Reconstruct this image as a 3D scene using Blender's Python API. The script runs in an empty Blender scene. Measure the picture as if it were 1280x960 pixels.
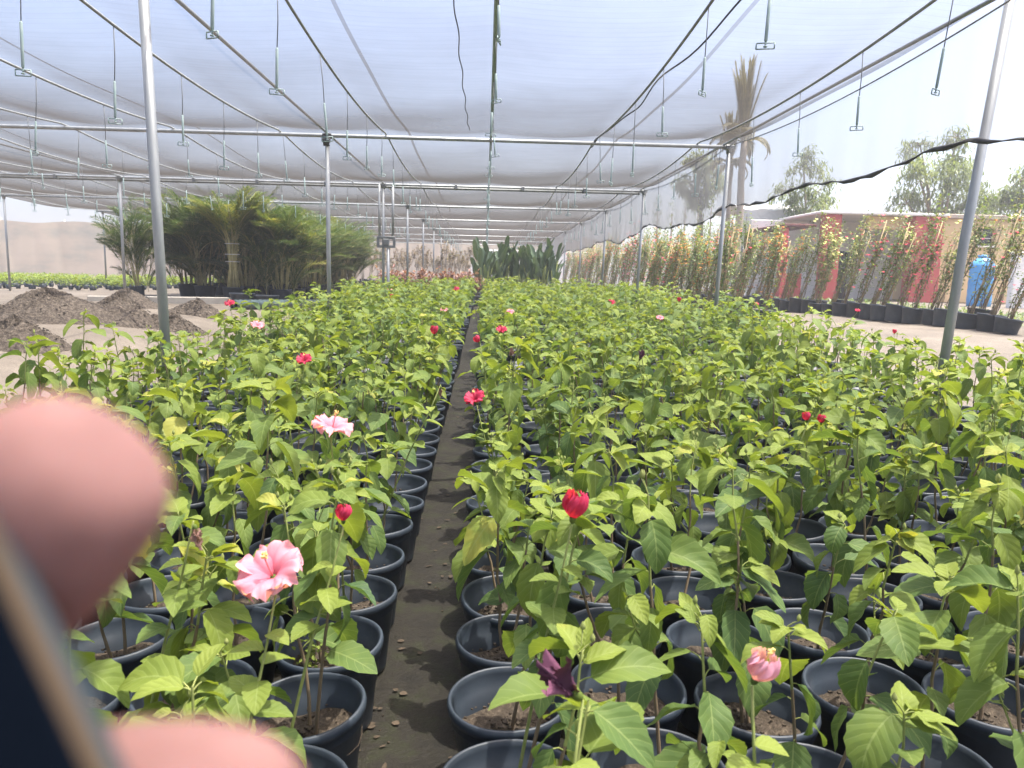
import bpy, math, random
import numpy as np
from mathutils import Vector, Matrix

rnd = random.Random(7)
npr = np.random.default_rng(7)
sc = bpy.context.scene
COL = sc.collection
R = math.radians
PI = math.pi

# ------------------------------------------------------------------ render / camera
sc.render.engine = 'CYCLES'
sc.cycles.use_denoising = True
try:
    sc.cycles.denoiser = 'OPENIMAGEDENOISE'
except Exception:
    pass
sc.cycles.max_bounces = 6
sc.cycles.diffuse_bounces = 3
sc.cycles.glossy_bounces = 2
sc.cycles.transmission_bounces = 3
sc.cycles.transparent_max_bounces = 16
sc.cycles.caustics_reflective = False
sc.cycles.caustics_refractive = False
sc.cycles.sample_clamp_indirect = 8
sc.view_settings.view_transform = 'Standard'
sc.view_settings.look = 'None'
sc.view_settings.gamma = 1
sc.view_settings.use_curve_mapping = False
sc.view_settings.exposure = 1.95

FPX, CAMZ = 961.0, 1.3
psi, th, rho = R(2.14), R(8.12), R(1.3)
FW = np.array([math.sin(psi)*math.cos(th), math.cos(psi)*math.cos(th), -math.sin(th)])
r0 = np.array([math.cos(psi), -math.sin(psi), 0.0]); u0 = np.cross(r0, FW)
RT = math.cos(rho)*r0 + math.sin(rho)*u0
UP = math.cos(rho)*u0 - math.sin(rho)*r0
CP = np.array([0, 0, CAMZ])
cam_d = bpy.data.cameras.new('camera')
cam = bpy.data.objects.new('camera', cam_d); COL.objects.link(cam)
cam_d.sensor_width = 36; cam_d.lens = 36*FPX/1280
cam_d.clip_start = 0.01; cam_d.clip_end = 2000
cam.matrix_world = Matrix(((RT[0], UP[0], -FW[0], 0), (RT[1], UP[1], -FW[1], 0), (RT[2], UP[2], -FW[2], CAMZ), (0, 0, 0, 1)))
cam_d.dof.use_dof = True
cam_d.dof.focus_distance = 3.2
cam_d.dof.aperture_fstop = 8.5
sc.camera = cam

def ray(px, py): return FW + RT*(px-640)/FPX - UP*(py-480)/FPX
def atz(px, py, z):
    d = ray(px, py); return CP + d*(z-CAMZ)/d[2]
def aty(px, py, y):
    d = ray(px, py); return CP + d*y/d[1]
def px_of(p):
    d = np.asarray(p, float)-CP; w = d @ FW
    if w < 0.05: return None
    return 640+FPX*(d @ RT)/w, 480-FPX*(d @ UP)/w

# ------------------------------------------------------------------ ground height
def sm(a, b, x):
    t = min(1.0, max(0.0, (x-a)/(b-a))); return t*t*(3-2*t)
def ground(x, y):
    gb = 0.33*min(1.0, max(0.0, (y-0.8)/15)) + 0.25*sm(18, 25, y)
    s = sm(3.25, 5.5, abs(x-0.55))
    return gb*(1-s) + s*0.58*sm(0, 10.5, y)
def ground_hit(px, py, up=0.0):
    d = ray(px, py); t = 1.0
    lo = 0.3
    for i in range(1, 1400):
        t = lo + i*0.03
        p = CP + d*t
        if p[2] <= ground(p[0], p[1]) + up: return p
    return CP + d*40

# ------------------------------------------------------------------ materials
M = {}
def newmat(name):
    m = bpy.data.materials.new(name); m.use_nodes = True
    nt = m.node_tree; nt.nodes.clear()
    out = nt.nodes.new('ShaderNodeOutputMaterial')
    M[name] = m
    return m, nt, out
def nd(nt, typ, **kw):
    n = nt.nodes.new('ShaderNode'+typ)
    for k, v in kw.items():
        if k in n.inputs: n.inputs[k].default_value = v
        else: setattr(n, k, v)
    return n
def mathn(nt, op, a, b=None):
    n = nt.nodes.new('ShaderNodeMath'); n.operation = op
    for i, v in enumerate((a, b)):
        if v is None: continue
        if isinstance(v, (int, float)): n.inputs[i].default_value = v
        else: nt.links.new(v, n.inputs[i])
    return n.outputs[0]
def ramp(nt, fac, stops):
    n = nt.nodes.new('ShaderNodeValToRGB')
    e = n.color_ramp.elements
    while len(e) < len(stops): e.new(0.5)
    for i, (p, c) in enumerate(stops):
        e[i].position = p; e[i].color = (*c, 1)
    nt.links.new(fac, n.inputs[0]); return n.outputs[0]
def mixc(nt, fac, a, b, mode='MIX'):
    n = nt.nodes.new('ShaderNodeMix'); n.data_type = 'RGBA'; n.blend_type = mode
    for i, v in ((0, fac), (6, a), (7, b)):
        if isinstance(v, (int, float)): n.inputs[i].default_value = v
        elif isinstance(v, tuple): n.inputs[i].default_value = (*v, 1)
        else: nt.links.new(v, n.inputs[i])
    return n.outputs[2]
def rough(name, stops, scale, rgh=0.8, bump=0.3, detail=6, bscale=None, spec=0.3, metal=0.0, coords='Object', dist=0.02, vary=0.0, stretch=None):
    m, nt, out = newmat(name)
    tc = nd(nt, 'TexCoord')
    co = tc.outputs[coords]
    if stretch:
        mp = nd(nt, 'Mapping'); mp.inputs['Scale'].default_value = stretch
        nt.links.new(co, mp.inputs[0]); co = mp.outputs[0]
    nz = nd(nt, 'TexNoise', Scale=scale, Detail=detail, Roughness=0.65); nt.links.new(co, nz.inputs['Vector'])
    c = ramp(nt, nz.outputs['Fac'], stops)
    if vary:
        oi = nd(nt, 'ObjectInfo')
        hs = nd(nt, 'HueSaturation')
        nt.links.new(c, hs.inputs['Color'])
        nt.links.new(mathn(nt, 'ADD', mathn(nt, 'MULTIPLY', oi.outputs['Random'], vary), 1-vary/2), hs.inputs['Value'])
        c = hs.outputs[0]
    b = nd(nt, 'BsdfPrincipled', Roughness=rgh, Metallic=metal)
    b.inputs['Specular IOR Level'].default_value = spec
    nt.links.new(c, b.inputs['Base Color'])
    if bump:
        n2 = nd(nt, 'TexNoise', Scale=bscale or scale*3, Detail=5, Roughness=0.7); nt.links.new(co, n2.inputs['Vector'])
        bp = nd(nt, 'Bump', Strength=bump, Distance=dist); nt.links.new(n2.outputs['Fac'], bp.inputs['Height'])
        nt.links.new(bp.outputs[0], b.inputs['Normal'])
    nt.links.new(b.outputs[0], out.inputs[0])
    return m

def leafmat(name, stops, trans=0.35, rgh=0.45, spec=0.35, vein=0.5, vary=0.25):
    """tone attribute = age of each leaf; uv = (along, across)"""
    m, nt, out = newmat(name)
    at = nd(nt, 'Attribute', attribute_name='tone')
    tc = nd(nt, 'TexCoord')
    nz = nd(nt, 'TexNoise', Scale=22.0, Detail=4); nt.links.new(tc.outputs['Object'], nz.inputs['Vector'])
    oi = nd(nt, 'ObjectInfo')
    f = mathn(nt, 'ADD', at.outputs['Fac'], mathn(nt, 'MULTIPLY', mathn(nt, 'SUBTRACT', nz.outputs['Fac'], 0.5), 0.35))
    f = mathn(nt, 'ADD', f, mathn(nt, 'MULTIPLY', mathn(nt, 'SUBTRACT', oi.outputs['Random'], 0.5), vary))
    c = ramp(nt, f, stops)
    b = nd(nt, 'BsdfPrincipled', Roughness=rgh); b.inputs['Specular IOR Level'].default_value = spec
    if vein:
        sp = nd(nt, 'SeparateXYZ'); nt.links.new(tc.outputs['UV'], sp.inputs[0])
        av = mathn(nt, 'ABSOLUTE', mathn(nt, 'SUBTRACT', mathn(nt, 'MULTIPLY', sp.outputs[1], 2.0), 1.0))
        mid = mathn(nt, 'LESS_THAN', av, 0.045)
        q = mathn(nt, 'FRACT', mathn(nt, 'MULTIPLY', mathn(nt, 'SUBTRACT', sp.outputs[0], mathn(nt, 'MULTIPLY', av, 0.28)), 6.0))
        side = mathn(nt, 'MULTIPLY', mathn(nt, 'LESS_THAN', q, 0.09), 0.6)
        v = mathn(nt, 'MAXIMUM', mid, side)
        c = mixc(nt, mathn(nt, 'MULTIPLY', v, vein), c, (0.30, 0.36, 0.13))
        # quilted blade between the veins
        quilt = mathn(nt, 'ABSOLUTE', mathn(nt, 'SUBTRACT', q, 0.54))
        bp = nd(nt, 'Bump', Strength=0.35, Distance=0.004); bp.invert = True
        nt.links.new(mathn(nt, 'ADD', quilt, mathn(nt, 'MULTIPLY', nz.outputs['Fac'], 0.5)), bp.inputs['Height'])
        nt.links.new(bp.outputs[0], b.inputs['Normal'])
    nt.links.new(c, b.inputs['Base Color'])
    tr = nd(nt, 'BsdfTranslucent')
    nt.links.new(mixc(nt, 1.0, c, (1.5, 1.45, 0.65), 'MULTIPLY'), tr.inputs[0])
    mx = nd(nt, 'MixShader', Fac=trans)
    nt.links.new(b.outputs[0], mx.inputs[1]); nt.links.new(tr.outputs[0], mx.inputs[2])
    nt.links.new(mx.outputs[0], out.inputs[0])
    return m

leafmat('hibiscus_leaf', [(0.0, (0.055, 0.105, 0.045)), (0.35, (0.092, 0.148, 0.040)), (0.68, (0.165, 0.215, 0.038)), (0.93, (0.215, 0.262, 0.05)), (1.0, (0.30, 0.30, 0.06))], trans=0.36, rgh=0.6, spec=0.2, vein=0.35)
leafmat('palm_leaf', [(0.0, (0.05, 0.092, 0.035)), (0.6, (0.105, 0.155, 0.05)), (1.0, (0.29, 0.29, 0.08))], trans=0.25, vein=0)
leafmat('vine_leaf', [(0.0, (0.075, 0.125, 0.045)), (0.65, (0.17, 0.225, 0.075)), (1.0, (0.33, 0.29, 0.12))], trans=0.35, vein=0)
leafmat('paddle_leaf', [(0.0, (0.04, 0.075, 0.045)), (1.0, (0.11, 0.165, 0.10))], trans=0.2, vein=0.25)
leafmat('tree_leaf', [(0.0, (0.09, 0.125, 0.06)), (0.6, (0.16, 0.20, 0.09)), (1.0, (0.26, 0.29, 0.13))], trans=0.42, vein=0)
leafmat('dry_frond', [(0.0, (0.17, 0.155, 0.09)), (0.6, (0.26, 0.235, 0.14)), (1.0, (0.36, 0.32, 0.19))], trans=0.35, vein=0)
leafmat('bronze_leaf', [(0.0, (0.12, 0.05, 0.045)), (0.6, (0.25, 0.12, 0.10)), (1.0, (0.42, 0.27, 0.22))], trans=0.3, vein=0)
leafmat('pink_leaf', [(0.0, (0.15, 0.115, 0.095)), (0.6, (0.24, 0.18, 0.15)), (1.0, (0.20, 0.20, 0.11))], trans=0.3, vein=0)
leafmat('magenta_bract', [(0.0, (0.55, 0.06, 0.22)), (1.0, (0.75, 0.18, 0.40))], trans=0.4, vein=0)
leafmat('orange_bract', [(0.0, (0.45, 0.16, 0.08)), (1.0, (0.60, 0.30, 0.18))], trans=0.4, vein=0)
leafmat('white_bract', [(0.0, (0.65, 0.65, 0.5)), (1.0, (0.75, 0.75, 0.65))], trans=0.4, vein=0)
leafmat('pink_petal', [(0.0, (0.60, 0.10, 0.17)), (0.45, (0.66, 0.24, 0.31)), (1.0, (0.70, 0.40, 0.45))], trans=0.35, rgh=0.6, vein=0, vary=0.05)
leafmat('red_petal', [(0.0, (0.34, 0.008, 0.04)), (1.0, (0.56, 0.045, 0.12))], trans=0.35, rgh=0.6, vein=0, vary=0.05)
leafmat('mauve_petal', [(0.0, (0.58, 0.20, 0.32)), (1.0, (0.72, 0.42, 0.52))], trans=0.3, rgh=0.6, vein=0, vary=0.05)
leafmat('wilted_petal', [(0.0, (0.05, 0.015, 0.035)), (1.0, (0.19, 0.07, 0.12))], trans=0.15, rgh=0.6, vein=0, vary=0.05)
leafmat('faded_petal', [(0.0, (0.22, 0.12, 0.09)), (1.0, (0.40, 0.26, 0.22))], trans=0.2, rgh=0.7, vein=0, vary=0.05)
rough('stamen_yellow', [(0.3, (0.75, 0.5, 0.12)), (0.7, (0.85, 0.65, 0.25))], 60, bump=0)
rough('stem_bark', [(0.3, (0.12, 0.085, 0.05)), (0.7, (0.24, 0.18, 0.11))], 40, bump=0.4, dist=0.003, stretch=(1, 1, 0.2))
rough('green_stem', [(0.3, (0.16, 0.20, 0.05)), (0.7, (0.26, 0.28, 0.09))], 30, bump=0.2, dist=0.002)
rough('pot_plastic', [(0.3, (0.015, 0.021, 0.030)), (0.55, (0.024, 0.033, 0.045)), (0.66, (0.042, 0.048, 0.056)), (0.8, (0.10, 0.09, 0.075))], 7, detail=9, rgh=0.5, bump=0.12, spec=0.45, vary=0.4, dist=0.004)
rough('potting_soil', [(0.3, (0.025, 0.019, 0.013)), (0.55, (0.07, 0.053, 0.037)), (0.75, (0.17, 0.138, 0.10))], 70, bump=0.9, bscale=90, dist=0.012)
rough('shaded_bed_mud', [(0.3, (0.005, 0.0042, 0.0022)), (0.5, (0.011, 0.009, 0.005)), (0.62, (0.014, 0.0155, 0.005)), (0.8, (0.032, 0.027, 0.017))], 9, rgh=0.7, bump=0.6, bscale=40, detail=9, dist=0.015)  # damp mossy soil, darkened further so its colour carries the path's shade
rough('sand', [(0.3, (0.10, 0.084, 0.066)), (0.55, (0.145, 0.123, 0.097)), (0.75, (0.20, 0.172, 0.138))], 1.3, bump=0.6, bscale=14, detail=10, dist=0.05)
rough('mulch', [(0.32, (0.035, 0.028, 0.022)), (0.5, (0.09, 0.072, 0.055)), (0.66, (0.17, 0.14, 0.11))], 28, bump=1.0, bscale=34, detail=9, dist=0.05)
rough('galvanised', [(0.3, (0.24, 0.255, 0.26)), (0.7, (0.36, 0.375, 0.375))], 8, rgh=0.45, metal=0.5, bump=0.1, dist=0.003, stretch=(1, 1, .3))
rough('dark_steel', [(0.3, (0.13, 0.14, 0.14)), (0.7, (0.24, 0.25, 0.25))], 8, rgh=0.5, metal=0.4, bump=0.1, dist=0.003)
rough('wire_grey', [(0.3, (0.19, 0.20, 0.20)), (0.7, (0.30, 0.31, 0.31))], 8, rgh=0.6, bump=0)
rough('black_cable', [(0.3, (0.02, 0.02, 0.022)), (0.7, (0.07, 0.07, 0.07))], 12, rgh=0.6, bump=0.3, dist=0.01)
rough('sprinkler_plastic', [(0.3, (0.20, 0.29, 0.29)), (0.7, (0.32, 0.40, 0.39))], 12, rgh=0.5, bump=0)
rough('thin_tube', [(0.3, (0.10, 0.11, 0.11)), (0.7, (0.16, 0.17, 0.17))], 12, rgh=0.5, bump=0)
rough('pipe_black', [(0.3, (0.03, 0.05, 0.055)), (0.7, (0.07, 0.10, 0.105))], 6, rgh=0.45, bump=0.1)
rough('concrete', [(0.3, (0.30, 0.28, 0.24)), (0.7, (0.42, 0.39, 0.34))], 4, bump=0.4)
rough('red_render', [(0.3, (0.36, 0.055, 0.05)), (0.7, (0.45, 0.085, 0.075))], 2.2, bump=0.2)
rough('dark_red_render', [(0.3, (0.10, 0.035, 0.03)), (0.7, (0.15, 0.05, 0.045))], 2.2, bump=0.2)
rough('ochre_render', [(0.3, (0.55, 0.38, 0.18)), (0.7, (0.66, 0.48, 0.26))], 1.6, bump=0.2)
rough('white_render', [(0.3, (0.66, 0.63, 0.58)), (0.7, (0.78, 0.76, 0.72))], 1.6, bump=0.2)
rough('roof_slab', [(0.3, (0.36, 0.28, 0.22)), (0.7, (0.46, 0.38, 0.30))], 2, bump=0.3)
rough('window_dark', [(0.3, (0.015, 0.015, 0.017)), (0.7, (0.03, 0.03, 0.032))], 2, rgh=0.2, bump=0)
rough('blue_plastic', [(0.3, (0.05, 0.25, 0.55)), (0.7, (0.09, 0.33, 0.62))], 3, rgh=0.4, bump=0.1)
rough('tarp_grey', [(0.3, (0.42, 0.42, 0.40)), (0.7, (0.55, 0.54, 0.52))], 2, bump=0.5, dist=0.05)
rough('cane_straw', [(0.3, (0.36, 0.25, 0.13)), (0.7, (0.52, 0.40, 0.24))], 14, bump=0.2, stretch=(1, 1, .2))
rough('palm_cane', [(0.3, (0.26, 0.24, 0.10)), (0.55, (0.40, 0.35, 0.17)), (0.8, (0.50, 0.45, 0.28))], 9, bump=0.2)
rough('pale_bark', [(0.3, (0.34, 0.29, 0.23)), (0.7, (0.52, 0.47, 0.40))], 6, bump=0.5)
rough('brown_bark', [(0.3, (0.13, 0.10, 0.07)), (0.7, (0.26, 0.21, 0.16))], 6, bump=0.6)
rough('palm_trunk', [(0.3, (0.26, 0.21, 0.16)), (0.7, (0.40, 0.34, 0.27))], 5, bump=0.8, stretch=(1, 1, 3), dist=0.05)
rough('white_wrap', [(0.3, (0.55, 0.54, 0.50)), (0.7, (0.7, 0.69, 0.66))], 10, bump=0.4)
rough('dead_leaf', [(0.3, (0.03, 0.022, 0.013)), (0.7, (0.085, 0.063, 0.042))], 20, bump=0.3, vary=0.3)
rough('phone_face', [(0.3, (0.002, 0.0035, 0.006)), (0.7, (0.003, 0.0045, 0.008))], 6, rgh=0.95, spec=0.0, bump=0)
rough('phone_rim', [(0.3, (0.035, 0.05, 0.06)), (0.7, (0.05, 0.065, 0.075))], 6, rgh=0.4, bump=0, metal=0.3)
rough('phone_trim', [(0.3, (0.075, 0.05, 0.028)), (0.7, (0.095, 0.065, 0.038))], 6, rgh=0.4, bump=0, metal=0.3)

def clothmat():
    m, nt, out = newmat('windbreak_cloth')
    tc = nd(nt, 'TexCoord'); mp = nd(nt, 'Mapping'); mp.inputs['Scale'].default_value = (1, 1, 2.2); nt.links.new(tc.outputs['Object'], mp.inputs[0])
    nz = nd(nt, 'TexNoise', Scale=0.3, Detail=5, Roughness=0.6); nt.links.new(mp.outputs[0], nz.inputs['Vector'])
    c = ramp(nt, nz.outputs['Fac'], [(0.3, (0.36, 0.35, 0.30)), (0.5, (0.52, 0.44, 0.35)), (0.75, (0.60, 0.50, 0.40))])
    df = nd(nt, 'BsdfDiffuse'); tl = nd(nt, 'BsdfTranslucent'); nt.links.new(c, df.inputs[0]); nt.links.new(c, tl.inputs[0])
    mx = nd(nt, 'MixShader', Fac=0.5); nt.links.new(df.outputs[0], mx.inputs[1]); nt.links.new(tl.outputs[0], mx.inputs[2]); nt.links.new(mx.outputs[0], out.inputs[0])
clothmat()
def skinmat():
    m, nt, out = newmat('skin')
    tc = nd(nt, 'TexCoord'); nz = nd(nt, 'TexNoise', Scale=130, Detail=6); nt.links.new(tc.outputs['Object'], nz.inputs['Vector'])
    c = ramp(nt, nz.outputs['Fac'], [(0.3, (0.17, 0.09, 0.083)), (0.7, (0.21, 0.114, 0.105))])
    b = nd(nt, 'BsdfPrincipled', Roughness=0.75)
    b.inputs['Specular IOR Level'].default_value = 0.15
    nt.links.new(c, b.inputs['Base Color'])
    b.inputs['Subsurface Weight'].default_value = 0.4
    b.inputs['Subsurface Radius'].default_value = (0.008, 0.003, 0.0015)
    b.inputs['Subsurface Scale'].default_value = 1.0
    bp = nd(nt, 'Bump', Strength=0.2, Distance=0.001); nt.links.new(nz.outputs['Fac'], bp.inputs['Height']); nt.links.new(bp.outputs[0], b.inputs['Normal'])
    nt.links.new(b.outputs[0], out.inputs[0])
skinmat()

def netmat(name, cover, col_d, col_t, tmix, streak):
    """Woven shade net. Threads have thickness, so the share of the sight line they close grows with the slant of the cloth
    (1-(1-cover)^(1/cos)), for light and for sight alike."""
    m, nt, out = newmat(name)
    ge = nd(nt, 'NewGeometry')
    dt = nd(nt, 'VectorMath', operation='DOT_PRODUCT')
    nt.links.new(ge.outputs['Incoming'], dt.inputs[0]); nt.links.new(ge.outputs['Normal'], dt.inputs[1])
    cs = mathn(nt, 'MAXIMUM', mathn(nt, 'ABSOLUTE', dt.outputs['Value']), 0.04)
    tc = nd(nt, 'TexCoord')
    mp = nd(nt, 'Mapping'); mp.inputs['Scale'].default_value = streak
    nt.links.new(tc.outputs['Object'], mp.inputs[0])
    nz = nd(nt, 'TexNoise', Scale=1.0, Detail=5, Roughness=0.6); nt.links.new(mp.outputs[0], nz.inputs['Vector'])
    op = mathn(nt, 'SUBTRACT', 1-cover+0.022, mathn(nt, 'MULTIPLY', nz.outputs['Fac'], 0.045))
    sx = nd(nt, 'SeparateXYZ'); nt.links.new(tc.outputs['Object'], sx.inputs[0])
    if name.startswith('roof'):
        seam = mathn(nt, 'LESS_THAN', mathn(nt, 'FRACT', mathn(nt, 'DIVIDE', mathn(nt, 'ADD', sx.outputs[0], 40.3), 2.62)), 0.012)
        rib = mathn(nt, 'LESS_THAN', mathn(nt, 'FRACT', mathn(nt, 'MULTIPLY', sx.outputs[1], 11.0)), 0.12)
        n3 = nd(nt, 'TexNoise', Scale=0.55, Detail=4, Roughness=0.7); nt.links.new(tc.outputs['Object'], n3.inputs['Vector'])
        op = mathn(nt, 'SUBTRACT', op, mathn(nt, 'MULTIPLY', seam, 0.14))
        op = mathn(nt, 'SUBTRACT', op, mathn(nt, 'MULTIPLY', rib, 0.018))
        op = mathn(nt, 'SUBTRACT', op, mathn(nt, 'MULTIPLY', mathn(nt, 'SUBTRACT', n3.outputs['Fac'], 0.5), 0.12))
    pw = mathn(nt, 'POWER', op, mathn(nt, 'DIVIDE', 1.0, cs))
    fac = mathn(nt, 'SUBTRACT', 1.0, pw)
    df = nd(nt, 'BsdfDiffuse'); df.inputs[0].default_value = (*col_d, 1)
    tl = nd(nt, 'BsdfTranslucent'); tl.inputs[0].default_value = (*col_t, 1)
    th_ = nd(nt, 'MixShader', Fac=tmix); nt.links.new(df.outputs[0], th_.inputs[1]); nt.links.new(tl.outputs[0], th_.inputs[2])
    tp = nd(nt, 'BsdfTransparent')
    mx = nd(nt, 'MixShader'); nt.links.new(fac, mx.inputs[0])
    nt.links.new(tp.outputs[0], mx.inputs[1]); nt.links.new(th_.outputs[0], mx.inputs[2])
    nt.links.new(mx.outputs[0], out.inputs[0])
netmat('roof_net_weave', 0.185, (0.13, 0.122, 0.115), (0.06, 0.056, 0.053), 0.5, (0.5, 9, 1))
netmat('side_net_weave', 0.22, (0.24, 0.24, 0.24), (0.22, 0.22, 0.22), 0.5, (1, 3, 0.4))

# ------------------------------------------------------------------ mesh builder
class MB:
    def __init__(s):
        s.v = []; s.uv = []; s.tone = []; s.q = []; s.qm = []; s.t = []; s.tm = []; s.n = 0
        s.qs = []; s.ts = []
    def add(s, v, q=None, t=None, uv=None, tone=0.5, mat=0, smooth=True):
        v = np.asarray(v, float).reshape(-1, 3); k = len(v)
        s.v.append(v)
        s.uv.append(np.zeros((k, 2)) if uv is None else np.asarray(uv, float).reshape(-1, 2))
        s.tone.append(np.full(k, tone) if np.isscalar(tone) else np.asarray(tone, float))
        if q is not None and len(q):
            q = np.asarray(q, int).reshape(-1, 4); s.q.append(q+s.n)
            s.qm.append(np.full(len(q), mat) if np.isscalar(mat) else np.asarray(mat)); s.qs.append(np.full(len(q), smooth))
        if t is not None and len(t):
            t = np.asarray(t, int).reshape(-1, 3); s.t.append(t+s.n)
            s.tm.append(np.full(len(t), mat) if np.isscalar(mat) else np.asarray(mat)); s.ts.append(np.full(len(t), smooth))
        s.n += k
    def arrays(s):
        c = lambda l, sh: np.concatenate(l) if l else np.zeros(sh)
        return (c(s.v, (0, 3)), c(s.uv, (0, 2)), c(s.tone, (0,)), c(s.q, (0, 4)).astype(int), c(s.qm, (0,)).astype(int),
                c(s.t, (0, 3)).astype(int), c(s.tm, (0,)).astype(int), c(s.qs, (0,)).astype(bool), c(s.ts, (0,)).astype(bool))
    def merge(s, arr, rotz, loc, scale=1.0, mats=None, dtone=0.0):
        v, uv, tone, q, qm, t, tm, qs, ts = arr
        c_, s_ = math.cos(rotz)*scale, math.sin(rotz)*scale
        w = np.stack([v[:, 0]*c_-v[:, 1]*s_, v[:, 0]*s_+v[:, 1]*c_, v[:, 2]*scale], 1)+np.asarray(loc)
        s.v.append(w); s.uv.append(uv); s.tone.append(tone+dtone)
        mq, mt = (qm, tm) if mats is None else (np.asarray(mats)[qm] if len(qm) else qm, np.asarray(mats)[tm] if len(tm) else tm)
        s.q.append(q+s.n); s.qm.append(mq); s.t.append(t+s.n); s.tm.append(mt); s.qs.append(qs); s.ts.append(ts)
        s.n += len(v)
    def mesh(s, name, mats):
        v, uv, tone, q, qm, t, tm, qs, ts = s.arrays()
        me = bpy.data.meshes.new(name)
        nv, nq, ntr = len(v), len(q), len(t)
        me.vertices.add(nv); me.vertices.foreach_set('co', v.astype(np.float32).ravel())
        me.loops.add(nq*4+ntr*3); li = np.concatenate([q.ravel(), t.ravel()]).astype(np.int32)
        me.loops.foreach_set('vertex_index', li)
        me.polygons.add(nq+ntr)
        me.polygons.foreach_set('loop_start', np.concatenate([np.arange(nq)*4, nq*4+np.arange(ntr)*3]).astype(np.int32))
        me.polygons.foreach_set('material_index', np.concatenate([qm, tm]).astype(np.int32))
        me.polygons.foreach_set('use_smooth', np.concatenate([qs, ts]))
        u = me.uv_layers.new(name='UVMap')
        me.update(calc_edges=True)
        u.data.foreach_set('uv', uv[li].astype(np.float32).ravel())
        a = me.attributes.new('tone', 'FLOAT', 'POINT'); a.data.foreach_set('value', tone.astype(np.float32))
        for m in mats: me.materials.append(M[m])
        me.validate()
        return me
    # shapes
    def tube(s, pts, rad, n=8, tone=0.5, mat=0, caps=True):
        P = np.asarray(pts, float); k = len(P)
        rr = np.full(k, rad) if np.isscalar(rad) else np.asarray(rad, float)
        T = np.gradient(P, axis=0); T /= np.linalg.norm(T, axis=1)[:, None]+1e-12
        a = np.array([1., 0, 0]) if abs(T[0][0]) < 0.8 else np.array([0, 1., 0])
        a = a-T[0]*(a @ T[0]); a /= np.linalg.norm(a)
        an = np.arange(n)*2*PI/n; V = []
        for i in range(k):
            a = a-T[i]*(a @ T[i]); a /= np.linalg.norm(a)+1e-12
            b = np.cross(T[i], a)
            V.append(P[i]+rr[i]*(np.cos(an)[:, None]*a+np.sin(an)[:, None]*b))
        V = np.concatenate(V)
        i, j = np.meshgrid(np.arange(k-1), np.arange(n), indexing='ij'); j2 = (j+1) % n
        q = np.stack([i*n+j, i*n+j2, (i+1)*n+j2, (i+1)*n+j], -1).reshape(-1, 4)
        t = None
        if caps:
            V = np.concatenate([V, P[[0]], P[[-1]]])
            t = [(k*n, (m+1) % n, m) for m in range(n)]+[(k*n+1, (k-1)*n+m, (k-1)*n+(m+1) % n) for m in range(n)]
        s.add(V, q, t, tone=tone, mat=mat)
    def lathe(s, prof, n=24, c=(0, 0, 0), mat=0, wob=None, smooth=True):
        pr = np.asarray(prof, float); k = len(pr); an = np.arange(n)*2*PI/n
        f = np.ones(n) if wob is None else 1+wob*np.sin(an*2+1)
        V = np.stack([pr[:, 0][:, None]*np.cos(an)*f, pr[:, 0][:, None]*np.sin(an)/f, np.repeat(pr[:, 1][:, None], n, 1)], -1).reshape(-1, 3)+np.asarray(c)
        i, j = np.meshgrid(np.arange(k-1), np.arange(n), indexing='ij'); j2 = (j+1) % n
        s.add(V, np.stack([i*n+j, i*n+j2, (i+1)*n+j2, (i+1)*n+j], -1).reshape(-1, 4), mat=mat, smooth=smooth)
    def box(s, c, d, rz=0.0, mat=0, bev=0.0):
        x, y, z = np.asarray(d, float)/2
        if bev > 0:
            b = bev; V = []
            for (zz, ins) in ((-z, b), (-z+b, 0), (z-b, 0), (z, b)):
                X, Y = x-ins, y-ins; e = b if ins == 0 else 0
                V += [(-X+e, -Y, zz), (X-e, -Y, zz), (X, -Y+e, zz), (X, Y-e, zz), (X-e, Y, zz), (-X+e, Y, zz), (-X, Y-e, zz), (-X, -Y+e, zz)]
            q = [(l*8+j, l*8+(j+1) % 8, (l+1)*8+(j+1) % 8, (l+1)*8+j) for l in range(3) for j in range(8)]
            for l, fl in ((0, True), (3, False)):
                o = l*8
                for f in ((0, 1, 2, 3), (0, 3, 4, 7), (4, 5, 6, 7)):
                    g = tuple(o+i for i in f); q.append(g[::-1] if fl else g)
        else:
            V = [(sx*x, sy*y, sz*z) for sz in (-1, 1) for sy in (-1, 1) for sx in (-1, 1)]
            q = [(0, 2, 3, 1), (4, 5, 7, 6), (0, 1, 5, 4), (2, 6, 7, 3), (0, 4, 6, 2), (1, 3, 7, 5)]
        V = np.asarray(V); c_, s_ = math.cos(rz), math.sin(rz)
        V = np.stack([V[:, 0]*c_-V[:, 1]*s_, V[:, 0]*s_+V[:, 1]*c_, V[:, 2]], 1)+np.asarray(c)
        s.add(V, q, mat=mat, smooth=False)
    def grid(s, G, uv=None, tone=0.5, mat=0):
        a, b = G.shape[:2]
        i, j = np.meshgrid(np.arange(a-1), np.arange(b-1), indexing='ij')
        q = np.stack([i*b+j, (i+1)*b+j, (i+1)*b+j+1, i*b+j+1], -1).reshape(-1, 4)
        s.add(G.reshape(-1, 3), q, uv=uv, tone=tone, mat=mat)
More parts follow.
